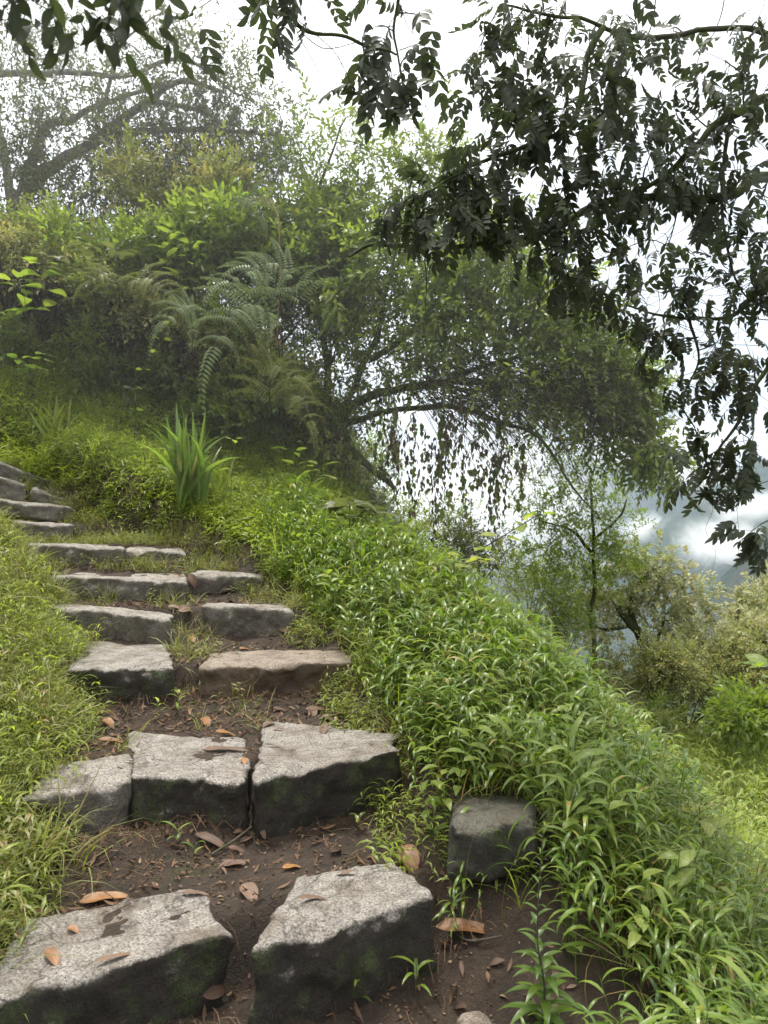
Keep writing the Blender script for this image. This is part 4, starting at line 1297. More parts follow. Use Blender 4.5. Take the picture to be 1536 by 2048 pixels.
# big soft-leaved plants at upper left
def bigleaf(name, label, base, stems, l, w, mat, cat='plant', group=None, n=5, droop=.8, sr=.004, tipn=3, elev=.25, spacing=.35):
    root = empty(name, base, label, cat, group)
    off = np.asarray(base)
    ss, ll = [], []
    for pts in stems:
        s = spline([np.asarray(p) for p in pts], 12, .01)
        ss.append(tube(s, np.linspace(sr, sr * .45, 12), 4, r=random.random()))
        yw = random.random() * 6.28
        for i in range(n):
            u = spacing + (1 - spacing) * i / max(n - 1, 1)
            k = min(int(u * 11), 10)
            p = s[k] + (s[k + 1] - s[k]) * (u * 11 - k)
            for sg in ((0, PI) if i < n - 1 else [j * 2 * PI / tipn for j in range(tipn)]):
                d = rdir(yw + sg + random.uniform(-.3, .3), random.uniform(elev - .25, elev + .3))
                pet = p + d * l * .22
                ss.append(tube([p, pet], sr * .35, 3))
                q_ = random.uniform(.75, 1.12) * (.8 if i == n - 1 else 1)
                ll.append(xf(leaf(l * q_, w * q_, 6, .12, droop * random.uniform(.6, 1.3), .72, .03, r=random.random()), basis(d, (random.gauss(0, .25), random.gauss(0, .25), 1))[0], pet))
            yw += 1.57
    s_ = join(ss); l_ = join(ll)
    build('stem', T(s_.v - off, s_.f, s_.a, s_.m), M_twig, root)
    build('leaves', T(l_.v - off, l_.f, l_.a, l_.m), mat, root)
    return root
GL = 'broad soft leaved plants'
bigleaf('leafy_plant', 'broad leaved plant with pale drooping leaves at the upper left', P(190, 680, 8.4), [[P(190, 680, 8.4), P(190, 560, 8.1), P(175, 490, 7.9)], [P(190, 680, 8.4), P(140, 570, 8.0), P(110, 520, 7.8)], [P(190, 680, 8.4), P(225, 560, 8.1), P(235, 500, 8.0)]], .24, .15, M_greyleaf, 'plant', GL, 4)
bigleaf('leafy_plant', 'broad leaved bright plant leaning out at the left edge over the moss', P(60, 690, 8.3), [[P(60, 690, 8.3), P(50, 600, 7.9), P(30, 560, 7.7)], [P(60, 690, 8.3), P(90, 590, 7.9), P(80, 530, 7.8)]], .25, .15, M_bright, 'plant', GL, 4)
bigleaf('leafy_plant', 'leafy plant with yellow green leaves just right of the pale one', P(330, 620, 8.6), [[P(330, 620, 8.6), P(330, 520, 8.3), P(345, 470, 8.2)], [P(330, 620, 8.6), P(375, 530, 8.3), P(385, 490, 8.2)]], .2, .08, M_bright, 'plant', GL, 5)
bigleaf('leafy_plant', 'low round leaved plant at the left edge above the sword leaves', P(60, 770, 8.0), [[P(60, 770, 8.0), P(60, 735, 7.9), P(40, 720, 7.8)], [P(60, 770, 8.0), P(80, 730, 7.9), P(90, 712, 7.8)]], .15, .11, M_bright, 'plant', GL, 3)

# climbing vine with round leaves before the dark hollow
v = bigleaf('round_leaved_vine', 'thin vine with round leaves climbing before the dark hollow', P(268, 885, 7.7), [[P(268, 885, 7.7), P(272, 810, 7.7), P(285, 740, 7.8), P(320, 690, 7.9), P(340, 640, 8.0), P(365, 580, 8.1)]], .085, .075, M_bright, 'vine', None, 9, .5, .004, spacing=.05)
v = bigleaf('round_leaved_vine', 'short vine stem with grey green round leaves left of the climbing vine', P(240, 850, 7.8), [[P(240, 850, 7.8), P(250, 800, 7.8), P(235, 760, 7.9), P(200, 720, 8.0)]], .08, .075, M_greyleaf, 'vine', None, 5, .5, .0035, spacing=.1)
# the reddish bare stem
s_ = spline([P(553, 690, 8.0), P(556, 620, 7.9), P(560, 520, 7.8), P(552, 420, 7.9), P(515, 392, 8.0)], 20, .01)
b_ = P(553, 690, 8.0)
o = build('bare_stem', tube(s_, np.linspace(.008, .003, 20), 4), barkmat('red_stem', (.22, .12, .07), (.32, .2, .12), 0), base=b_)
tag(o, 'bare reddish brown stem rising straight before the grey ferns', 'stem')

# ------------------------------------------------------------------ sword-leaved clumps
def sword(px, py, Y, n, H, W, label, mat=None, spread=.2):
    x = (px - 768) / FPX * Y
    b = np.array([x, Y, gz(x, Y)])
    root = empty('sword_leaved_clump', b, label, 'plant', 'clumps of upright sword shaped leaves')
    for i in range(n):
        yw = random.random() * 6.28
        e = PI / 2 - abs(random.gauss(0, spread)) - .03
        h_ = H * random.uniform(.5, 1.0) * (1 - .25 * (PI / 2 - e))
        dr = random.uniform(.05, .35) if random.random() < .7 else random.uniform(.9, 1.7)
        lf = leaf(h_, W * random.uniform(.7, 1.1), 9, .35, dr, .62, r=random.random())
        t = xf(lf, basis(rdir(yw, e), (random.gauss(0, 1), random.gauss(0, 1), .2))[0], (random.gauss(0, .05), random.gauss(0, .05), 0))
        build('blade', t, mat or M_iris, root)
sword(375, 1020, 6.75, 52, 1.02, .06, 'tall bright sword leaved clump standing in the short grass above the path')
sword(440, 1000, 7.0, 16, .6, .04, 'smaller looser clump to the right of the tall bright one', M_lush, .5)
sword(105, 860, 7.8, 26, .6, .032, 'arching sword leaved clump at the left edge below the mossy bank', M_lush, .42)
sword(640, 1040, 6.9, 12, .5, .036, 'few arching blades beside the broad leaved herb at the crest', M_lush, .55)

# ------------------------------------------------------------------ herbs along the crest of the bank
def at_ground(px, Y):
    x = (px - 768) / FPX * Y
    return np.array([x, Y, gz(x, Y)])
GH = 'leafy herbs along the crest'
b = at_ground(600, 7.3)
bigleaf('leafy_herb', 'upright herb with big shining leaves before the tree foot', b, [[b, b + [.0, 0, .3], P(585, 905, 7.2)], [b, b + [.08, 0, .25], P(635, 935, 7.1)]], .26, .085, M_bright, 'plant', GH, 4, .7, .005)
b = at_ground(462, 6.6)
bigleaf('leafy_herb', 'small herb with a rosette of rounded leaves right of the sword clump', b, [[b, b + [0, 0, .2], P(468, 880, 6.5)]], .10, .06, M_bright, 'plant', GH, 4, .6, .003)
b = at_ground(700, 6.5)
bigleaf('leafy_herb', 'tall herb with very broad pale leaves against the mist', b, [[b, b + [0, 0, .35], P(700, 1015, 6.3)], [b, b + [.06, 0, .3], P(745, 1045, 6.2)]], .27, .15, M_greyleaf, 'plant', GH, 4, .8, .005, elev=.2)
b = at_ground(770, 6.2)
bigleaf('leafy_herb', 'drooping yellow green herb right of the broad pale leaves', b, [[b, b + [0, 0, .3], P(760, 1075, 6.1)], [b, b + [.05, 0, .2], P(800, 1110, 6.0)]], .2, .09, M_yellow, 'plant', GH, 5, .9, .004)
b = at_ground(845, 5.4)
bigleaf('leafy_herb', 'yellow green sapling leaning right over the grass towards the valley', b, [[b, b + [.05, 0, .2], P(900, 1130, 5.3), P(985, 1085, 5.2), P(1075, 1030, 5.1)], [b, b + [0, 0, .2], P(870, 1150, 5.2), P(960, 1118, 5.0)], [b, b + [-.05, 0, .2], P(810, 1150, 5.3), P(880, 1120, 5.2)]], .15, .085, M_yellow, 'plant', GH, 9, .5, .007, elev=.1, spacing=.2)
b = at_ground(640, 6.2)
bigleaf('leafy_herb', 'low yellow leaved herb half hidden in the bank grass', b, [[b, b + [0, 0, .15], P(620, 1060, 6.1)], [b, b + [.06, 0, .12], P(660, 1080, 6.1)]], .12, .07, M_yellow, 'plant', GH, 4, .5, .003)
b = at_ground(1100, 4.2)
bigleaf('leafy_herb', 'broad bright blades standing up among the bank grass', b, [[b, b + [0, 0, .25], P(1110, 1350, 4.0)]], .28, .04, M_bright, 'plant', GH, 3, 1.0, .004)
for px, py, Y, lb in ((1290, 1470, 3.6, 'round leaved stem poking up behind the bank grass'), (1400, 1580, 3.1, 'stem with big yellow green leaves near the right edge')):
    b = at_ground(px, Y)
    bigleaf('leafy_herb', lb, b, [[b, b + [0, 0, .15], P(px, py + 30, Y - .05)]], .13, .07, M_yellow, 'plant', GH, 6, .6, .005)

# the leafy weed by the boulder
b = np.array([.44, 2.16, gz(.44, 2.16)])
root = empty('leafy_weed', b, 'upright dark green weed with whorls of narrow leaves before the boulder', 'plant')
tt, sp_ = [], spline([b * 0, [.01, 0, .15], [-.01, .0, .30], [.005, 0, P(1050, 1665, 2.16)[2] - b[2]]], 20)
st_ = tube(sp_, np.linspace(.004, .0015, 20), 5)
for i in range(58):
    u = i / 57
    k = min(int(u * 19), 18); p = sp_[k] + (sp_[k + 1] - sp_[k]) * (u * 19 - k)
    L = .15 * (1 - u) ** 1.1 + .018
    d = rdir(i * 2.4, .35 + .5 * u)
    tt.append(xf(leaf(L, L * .2 + .002, 6, .25, 1.3 - .4 * u, .75, r=random.random() * .5), basis(d)[0], p))
build('stem', st_, M_twig, root); build('leaves', join(tt), M_blade, root)

# seedlings
def seedling(px, py, Y, h, L, n, label, mat=None, w=.014):
    b = P(px, py, Y)
    root = empty('seedling', b, label, 'plant', 'single seedlings on the steps')
    yw = random.random() * 6
    s = spline([[0, 0, -.02], [.004, 0, h * .5], [.01 * math.cos(yw), .01 * math.sin(yw), h]], 8)
    build('stem', tube(s, np.linspace(.0018, .0008, 8), 4), M_twig, root)
    ll = []
    for i in range(n):
        k = min(7, 2 + int(i * 6 / n))
        ll.append(xf(leaf(L * random.uniform(.7, 1.1), w, 6, .3, random.uniform(.9, 1.7), .7, r=random.random()), basis(rdir(yw + i * 2.6, .9))[0], s[k]))
    build('leaves', join(ll), mat or M_blade, root)
def on_ground(px, py, z0):
    """foot of a thing where the sight line meets the ground near height z0"""
    z = z0
    for _ in range(25):
        p = PZ(px, py, z); z = .5 * z + .5 * float(ground_z([p[0]], [p[1]])[0])
    p = PZ(px, py, z)
    return p
def seed_at(px, py, z0, *a, **k):
    p = on_ground(px, py, z0)
    seedling(px, py, p[1], *a, **k)
seed_at(352, 1690, -1.25, .06, .075, 4, 'three bladed seedling in the shade below the middle block')
seed_at(386, 1712, -1.25, .045, .055, 3, 'small seedling just right of the three bladed one')
seed_at(715, 1660, -1.25, .06, .07, 5, 'thin seedling below the broad block at right of the second step')
seed_at(830, 1990, -1.48, .10, .10, 5, 'bright arching seedling on the mud before the lower right corner block')
seed_at(712, 2010, -1.48, .08, .09, 3, 'single tall blade against the face of the lower right block')
seed_at(240, 1640, -1.2, .02, .02, 5, 'tiny three leaved sprout on the mossy riser', M_bright, w=.014)
seed_at(355, 1430, -1.02, .12, .07, 8, 'small leafy weed in the gap between third step stones', M_lush)
seed_at(318, 1440, -1.02, .10, .06, 6, 'low leafy weed at the foot of the square third step block', M_lush)
seed_at(560, 1255, -.63, .10, .06, 8, 'leafy weed before the right stone of the fourth step', M_lush)
seed_at(470, 1258, -.63, .08, .05, 7, 'little weed left of centre before the rounded fourth step stone', M_lush)
seed_at(920, 1745, -1.2, .18, .12, 7, 'broad bladed weed arching before the boulder', w=.018)
seed_at(870, 1700, -1.15, .16, .10, 7, 'weed with drooping blades between boulder and second step', w=.014)
seed_at(200, 1405, -.85, .12, .10, 6, 'glossy leaved weed beside the dark face of the third step', M_lush, w=.02)

# ------------------------------------------------------------------ fallen leaves
M_fall = leafmat('fallen_leaf', [(0.08, 0.040, 0.022), (0.15, 0.073, 0.030), (0.23, 0.115, 0.040), (0.13, 0.07, 0.042)], 0.12, 0.5, 0.4, rib=.5, tcol=(1.3, 1, .7))
M_fallgrey = leafmat('old_fallen_leaf', [(0.045, 0.028, 0.02), (0.085, 0.053, 0.038), (0.13, 0.085, 0.062)], 0.08, 0.6, 0.3, rib=.5, tcol=(1.2, 1, .8))
def hit(px, py, default_z):
    """where the sight line first meets a stone or the earth"""
    dg = bpy.context.evaluated_depsgraph_get()
    best = None
    d = Vector(tuple(unit(P(px, py, 1.0))))
    for o_ in STONES + [gnd]:
        inv = o_.matrix_world.inverted()
        ok, loc, nrm, _ = o_.ray_cast(inv @ Vector((0, 0, 0)), (inv.to_3x3() @ d).normalized())
        if ok:
            w = o_.matrix_world @ loc
            if best is None or w.length < best[0].length:
                best = (w, (o_.matrix_world.to_3x3() @ nrm).normalized())
    return best if best else (Vector(tuple(PZ(px, py, default_z))), Vector((0, 0, 1)))
bpy.context.view_layer.update()
def fallen(px, py, ang, Lpx, wr, label, mat=None, curl=.6, r=None, lift=.004, flip=False, group='fallen leaves on the steps'):
    w, n = hit(px, py, -1.2)
    n = Vector((n.x * .5, n.y * .5, max(n.z, .35))).normalized()
    Y = w.y
    L = Lpx / FPX * Y
    a = R(ang)
    d = Vector((math.cos(a), math.sin(a), 0)); d = (d - n * d.dot(n)).normalized()
    t = leaf(L, L * wr, 12, .32 if not flip else -.28, curl, .8, .06, r=random.random() if r is None else r)
    t.v[:, 1] -= L * .5
    t.v[:, 2] += L * curl * .22
    # a short stalk
    stk = tube([(0, -L * .5 - L * .14, L * curl * .22), (0, -L * .5, L * curl * .22)], L * .008, 4, r=.1)
    M = basis(np.array(d)[None], np.array(n)[None])[0]
    o = build('fallen_leaf', xf(join([t, stk]), M, np.array(n) * lift), mat or M_fall)
    o.location = w
    return tag(o, label, 'leaf', group)
FL_ = [
 (210, 1800, 20, 95, .34, 'long golden leaf at the back edge of the lower left block', M_fall, .25, .75),
 (232, 1918, 38, 85, .16, 'narrow curled leaf on the front lip of the lower left block', M_fallgrey, .3, .9),
 (106, 1920, -45, 62, .42, 'ribbed brown leaf curled near the left front of the lower left block', M_fall, .5, .35),
 (147, 1862, -20, 30, .6, 'small tan leaf scrap on the lower left block', M_fall, .4, .4),
 (390, 1790, 0, 58, .25, 'thin brown leaf at the back right corner of the lower left block', M_fallgrey, .3, .6),
 (585, 1738, 35, 46, .42, 'orange leaf lying on the earth above the lower right block', M_fall, .4, .7),
 (625, 1800, 12, 56, .3, 'greyish leaf lying across the lower right block', M_fallgrey, .4, .6),
 (500, 1790, -60, 70, .5, 'flat pinkish brown leaf on the earth between the two lower blocks', M_fallgrey, .2, .9),
 (820, 1730, -75, 80, .55, 'crumpled brown leaf standing at the back of the lower right block', M_fall, .9, .3),
 (935, 1862, -14, 125, .3, 'large coppery leaf leaning on the bare earth right of the steps', M_fall, .35, .35),
 (412, 1448, -62, 52, .4, 'ribbed reddish leaf leaning on the back of the middle block', M_fall, .4, .4),
 (455, 1472, 20, 50, .35, 'orange brown leaf curled behind the middle block', M_fall, .6, .6),
 (450, 1502, -5, 95, .22, 'long flat brown leaf stuck across the middle block', M_fallgrey, .15, .6),
 (488, 1525, -70, 30, .45, 'small orange leaf in the crack between middle and right blocks', M_fall, .4, .7),
 (218, 1450, -30, 34, .6, 'curled rusty leaf on the grass edge left of the middle block', M_fall, .8, .5),
 (225, 1484, 2, 58, .32, 'flat brown leaf just below the curled rusty one', M_fall, .2, .3),
 (765, 1462, 60, 36, .35, 'folded leaf at the right end of the second step by the grass', M_fall, .6, .5),
 (640, 1424, 15, 60, .3, 'grey brown leaf at the back of the broad right block', M_fallgrey, .5, .6),
 (695, 1432, -15, 70, .3, 'overlapping dead leaf behind the broad right block', M_fallgrey, .4, .4),
 (735, 1440, 25, 50, .35, 'dark dead leaf close to the grass behind the second step', M_fallgrey, .5, .2),
 (672, 1452, 5, 44, .3, 'thin tan leaf on the back edge of the broad right block', M_fallgrey, .4, .9),
 (545, 1494, -10, 34, .2, 'dark twiglike leaf on the broad right block', M_fallgrey, .4, .0),
 (386, 1280, -60, 30, .5, 'orange leaf standing in the gap above the third step', M_fall, .6, .7),
 (490, 1300, 20, 24, .4, 'small folded leaf behind the tan slab', M_fall, .5, .5),
 (375, 1222, 30, 36, .6, 'pale curled leaf in the gap between the fourth step stones', M_fallgrey, .8, 1.0),
 (352, 1218, -10, 34, .4, 'pinkish dead leaf left of the gap on the fourth step', M_fallgrey, .5, .9),
 (338, 1206, -40, 26, .5, 'little upturned leaf behind the long narrow slab', M_fallgrey, .7, .7),
 (385, 1165, -50, 34, .5, 'rolled brown leaf in the gap of the fifth step', M_fallgrey, .9, .9),
 (358, 1154, 5, 32, .35, 'red brown leaf on the end of the wide flat slab', M_fall, .4, .1),
 (70, 1080, 10, 30, .3, 'reddish leaf at the left end of the sixth step', M_fall, .4, .2),
 (350, 1086, 20, 22, .5, 'tan leaf above the short humped slab', M_fall, .5, .5),
 (430, 1985, 30, 60, .4, 'dull leaf lying below the gap of the bottom blocks', M_fallgrey, .4, .3),
 (40, 1880, -30, 50, .3, 'faded straw coloured leaf at the far left of the bottom block', M_fallgrey, .4, .8),
 (430, 1690, -25, 90, .22, 'dark curled leaf in the shade under the second step', M_fallgrey, .7, .4),
 (470, 1730, 10, 60, .35, 'brown leaf pressed into the earth before the shaded riser', M_fallgrey, .2, .5),
 (1020, 1520, -80, 60, .4, 'rusty leaf caught among grass stems above the boulder', M_fall, .5, .4),
]
for px, py, an, Lp, wr, lb, mt, cu, r_ in FL_:
    fallen(px, py, an, Lp, wr, lb, mt, cu, r_)
for k in range(46):      # small dark ones nothing tells apart, scattered on the earth of the second and third treads
    px, py = random.choice([(random.uniform(480, 760), random.uniform(1415, 1465)), (random.uniform(430, 760), random.uniform(1660, 1750)), (random.uniform(420, 640), random.uniform(1180, 1215)), (random.uniform(560, 700), random.uniform(1230, 1300)), (random.uniform(900, 1150), random.uniform(1900, 2030))])
    fallen(px, py, random.uniform(0, 360), random.uniform(22, 44), random.uniform(.25, .5), 'small dark withered leaf lying on bare earth', M_fallgrey, random.uniform(.2, .9), random.random(), group='small withered leaves on the earth')
# sticks
def stick(label, pts, r):
    q = [np.array(hit(px, py, -1.2)[0]) + np.array([0, 0, r + dz]) for px, py, dz in pts]
    s = spline(q, 14, .008)
    o = build('stick', tube(s, np.linspace(r, r * .6, 14) * (1 + .15 * fbm(s, 40, 2)), 6), M_twig, base=q[0])
    tag(o, label, 'stick', 'sticks on the steps')
stick('greenish stick lying along the mud under the coppery leaf', [(900, 1862, .0), (935, 1890, .01), (1005, 1886, .02)], .005)
stick('thin brown stick slanting below the middle block', [(425, 1712, .0), (470, 1690, .015), (505, 1672, .03)], .005)
stick('short dark stick on the back edge of the broad right block', [(655, 1456, 0), (675, 1452, .01), (690, 1464, 0)], .004)
stick('forked twig resting on top of the mossy boulder', [(930, 1610, .03), (960, 1600, .05), (985, 1575, .05)], .003)
stick('broken twig in the gap of the fourth step', [(395, 1205, .0), (410, 1195, .02), (425, 1188, .0)], .008)
stick('weathered piece of wood on the earth right of the fourth step gap', [(445, 1190, .01), (465, 1185, .015), (478, 1178, .01)], .014)
# ------------------------------------------------------------------ the leaning tree in the middle
tsp = [spray(.30, 10, .085, .033, .6, .8, .4, 3) for _ in range(5)]
tsp2 = [spray(.26, 10, .07, .026, .6, .8, .4, 3) for _ in range(4)]
B = P(640, 900, 9.1); B[2] = gz(B[0], 9.1) - .1
C1 = pxclumps([ # px, py, Y, radius px, amount
 (600,270,9.6,60,.5),(655,330,9.3,75,.8),(560,340,9.8,70,.6),(700,230,9.4,35,.35),(745,300,9.2,45,.5),(700,400,9.0,80,.8),(620,420,9.2,80,.9),
 (830,300,8.8,55,.6),(800,360,8.8,60,.6),(870,310,8.7,60,.7),(780,450,8.6,80,.9),(900,400,8.6,80,1.0),(960,430,8.5,80,1.0),(850,520,8.5,90,1.2),(950,530,8.3,90,1.2),
 (1050,530,8.3,80,1.1),(1120,590,8.2,80,1.2),(1040,620,8.2,90,1.3),(930,640,8.3,90,1.2),(830,620,8.5,90,1.1),(750,560,8.8,80,1.0),(720,650,8.9,80,1.0),(1180,660,8.2,70,1.1),
 (1230,720,8.2,65,1.1),(1150,730,8.1,80,1.3),(1050,710,8.0,90,1.3),(950,730,8.1,90,1.2),(850,720,8.4,90,1.0),(760,730,8.8,80,1.0),(1240,790,8.2,60,1.3),(1200,770,7.9,70,1.2),(1120,740,7.9,80,1.1),(1010,760,7.9,80,.9),(1190,700,7.9,60,1.0),(1280,830,8.2,45,.9),
 (1180,810,8.1,70,1.0),(1100,800,8.0,60,.5),(1220,860,8.1,45,.6),(680,760,9.0,70,.9),(640,680,9.2,80,.9),(590,560,9.6,60,.6),(1290,925,8.1,35,.5),(1340,930,8.0,28,.35),
 (1000,600,9.2,90,.8),(900,560,9.4,90,.8),(800,500,9.6,90,.7),(1100,660,9.2,80,.8),(690,520,9.6,80,.8),(860,660,9.4,90,.8)])
L1 = [([B, P(655, 860, 9.0), P(700, 815, 8.9), P(760, 790, 8.7), P(900, 765, 8.4), P(1050, 770, 8.1), P(1180, 800, 8.0), P(1290, 870, 8.0)], .075, .014),
      ([P(655, 870, 9.0), P(720, 840, 8.8), P(850, 815, 8.4), P(960, 830, 8.1), P(1070, 870, 7.9), P(1130, 960, 7.8), P(1200, 1040, 7.7)], .045, .006),
      ([P(690, 820, 8.9), P(740, 700, 8.9), P(770, 600, 8.8), P(800, 460, 8.8), P(830, 330, 8.7)], .04, .01),
      ([P(740, 720, 8.9), P(850, 650, 8.7), P(960, 625, 8.4), P(1100, 620, 8.2), P(1210, 660, 8.1)], .04, .01),
      ([P(660, 860, 9.1), P(650, 700, 9.3), P(630, 520, 9.4), P(640, 380, 9.4), P(690, 240, 9.3)], .05, .01),
      ([P(790, 480, 8.8), P(880, 420, 8.7), P(980, 430, 8.5), P(1090, 530, 8.3)], .025, .008),
      ([P(960, 625, 8.4), P(1010, 540, 8.5), P(1050, 480, 8.5)], .018, .006),
      ([P(690, 880, 8.9), P(740, 930, 8.6), P(790, 975, 8.4)], .05, .025),
      ([P(770, 600, 8.8), P(700, 500, 9.2), P(600, 320, 9.6)], .03, .008),
      ([P(900, 765, 8.4), P(1000, 720, 8.3), P(1150, 700, 8.2), P(1240, 740, 8.2)], .03, .01)]
# dense bare twigs sweeping down and right under the boughs
tw = []
for k in range(520):
    a = random.random()
    p0 = P(random.uniform(820, 1180), 745 + random.uniform(-25, 70), random.uniform(7.7, 8.5))
    L = random.uniform(.5, 1.5)
    ang = random.gauss(-.62, .30)
    d = np.array([math.cos(ang), random.gauss(0, .35), math.sin(ang)]) * L
    tw.append(tube(spline([p0, p0 + d * .5 + np.array([0, 0, .06 * L]), p0 + d + np.array([0, 0, -.08 * L])], 6, .01), np.linspace(.0045, .0014, 6), 3, r=random.random()))
for k in range(150):
    p0 = P(random.uniform(700, 1250), random.uniform(560, 760), random.uniform(7.9, 8.7))
    d = unit(rng.normal(0, 1, 3)) * random.uniform(.4, .9)
    tw.append(tube(spline([p0, p0 + d * .5 + rng.normal(0, .05, 3), p0 + d], 6, .01), np.linspace(.004, .0014, 6), 3, r=random.random()))
# dead leaves on hanging strings
hs = [hangstring(random.uniform(.2, 1.0), random.randint(7, 18), .075, .026, .12) for _ in range(12)]
k = 115
px = np.where(rng.random(k) < .75, rng.uniform(770, 1010, k), rng.uniform(640, 1120, k))
hp = np.stack([P(a, b, y) for a, b, y in zip(px + 25 * np.sin(px * .06), rng.uniform(780, 900, k) + 60 * rng.random(k) ** 3, rng.uniform(7.6, 8.9, k))])
dead = mixscatter(hs, hp, yawM(rng.random(k) * 6.28), rng.uniform(.6, 1.15, k))
k2 = 60
hp2 = np.stack([P(a, b, y) for a, b, y in zip(rng.uniform(640, 1060, k2), rng.uniform(800, 930, k2), rng.uniform(7.8, 8.7, k2))])
vine = mixscatter([hangstring(random.uniform(.5, 1.0), 8, .085, .06) for _ in range(4)], hp2, yawM(rng.random(k2) * 6.28), rng.uniform(.6, 1.1, k2))
tree('leaning_tree', 'leafy tree leaning right from the bank over the valley with dead leaves hanging below', B, L1, C1, tsp + tsp2, 78, [M_tree, M_twig], M_mossbark, 6, .009,
     extra=[('bare_twigs', join(tw), M_twig), ('dead_leaves', dead, [M_deadleaf, M_twig]), ('hanging_creeper', vine, [M_tree, M_twig])], smin=.8, smax=1.25)
# a paler sunlit growth on the tree's outer boughs
C1b = pxclumps([(880,560,8.1,70,.9),(960,480,8.1,60,.7),(1010,560,8.0,70,1.0),(1120,640,7.9,60,1.0),(1240,760,8.0,45,1.0),(1270,800,8.0,40,.9),(870,640,8.1,70,.7),(760,500,8.3,60,.6),(1300,905,7.9,38,.8),(700,590,8.4,60,.6)])
o = build('creeper', clumpfill([spray(.25, 9, .085, .035, .6, .8, .3, 3) for _ in range(4)], C1b, 120), [M_bright, M_twig])
tag(o, 'bright green creeper growing through the boughs of the leaning tree', 'creeper')

# ------------------------------------------------------------------ draped tree at upper left
B = P(-20, 640, 11.0)
B[2] = gz(B[0], 11.0) - .2
C2 = pxclumps([(20,120,10.6,90,.9),(120,130,10.6,90,.9),(60,220,10.4,90,.7),(180,210,10.4,90,.9),(270,250,10.3,90,1.2),(330,180,10.3,80,.9),(400,140,10.2,70,.8),(460,120,10.2,50,.5),(430,210,10.1,80,1.1),
 (510,200,10.0,60,.7),(560,230,10.0,50,.6),(340,300,10.1,90,1.3),(440,290,10.0,80,1.0),(520,300,10.0,60,.8),(250,360,10.2,90,1.1),(350,380,10.1,70,.9),(150,310,10.4,80,.5),(60,330,10.5,70,.5),(120,400,10.4,80,.5),(20,420,10.5,80,.8),
 (240,430,10.3,50,.8),(470,370,10.0,60,.5),(560,320,9.9,60,.6),(300,80,10.5,60,.5),(200,60,10.6,90,.8),(60,40,10.7,90,.9),(340,50,10.4,50,.4),(100,250,10.1,80,.9),(30,290,10.1,70,.9),(170,400,10.0,80,.9),(90,360,10.0,70,.8),(300,290,9.9,90,1.1),(400,340,9.9,70,.9),(230,300,9.9,80,1.0)])
L2 = [([B, P(15, 480, 10.9), P(50, 380, 10.8), P(110, 330, 10.6), P(200, 270, 10.4), P(300, 200, 10.3), P(360, 165, 10.2), P(450, 180, 10.1)], .12, .025),
      ([P(40, 400, 10.8), P(90, 260, 10.7), P(140, 240, 10.6), P(210, 205, 10.5), P(330, 170, 10.3)], .08, .02),
      ([P(60, 385, 10.7), P(150, 305, 10.5), P(250, 265, 10.3), P(400, 260, 10.1), P(560, 265, 9.9)], .07, .02),
      ([P(-60, 150, 10.8), P(100, 145, 10.6), P(250, 150, 10.4), P(370, 118, 10.3), P(480, 190, 10.1)], .05, .015),
      ([P(30, 440, 10.8), P(5, 300, 10.8), P(-20, 150, 10.8)], .08, .04),
      ([P(300, 200, 10.3), P(420, 230, 10.1), P(480, 330, 10.0), P(540, 440, 9.9)], .035, .01),
      ([P(210, 205, 10.5), P(250, 80, 10.5), P(330, 20, 10.5)], .03, .01)]
hs2 = [hangstring(random.uniform(.5, 1.3), random.randint(18, 30), .055, .022, .06) for _ in range(8)]
k = 330
ci = rng.integers(0, len(C2), k)
hp = np.array([C2[i][0] for i in ci]) + rng.normal(0, .55, (k, 3)) * np.array([C2[i][1] for i in ci])[:, None]
sel = rng.random(k) < .5
hp[sel] = np.stack([P(a, b, y) for a, b, y in zip(rng.uniform(180, 470, sel.sum()), rng.uniform(150, 340, sel.sum()), rng.uniform(9.9, 10.5, sel.sum()))])
tree('draped_tree', 'big grey tree at the upper left draped in hanging leafy strings', B, L2, C2, tsp2 + tsp[:2], 85, [M_greyleaf, M_twig], M_palebark, 5, .010,
     extra=[('hanging_strings', mixscatter(hs2, hp, yawM(rng.random(k) * 6.28), rng.uniform(.6, 1.2, k)), [M_greyleaf, M_twig])])

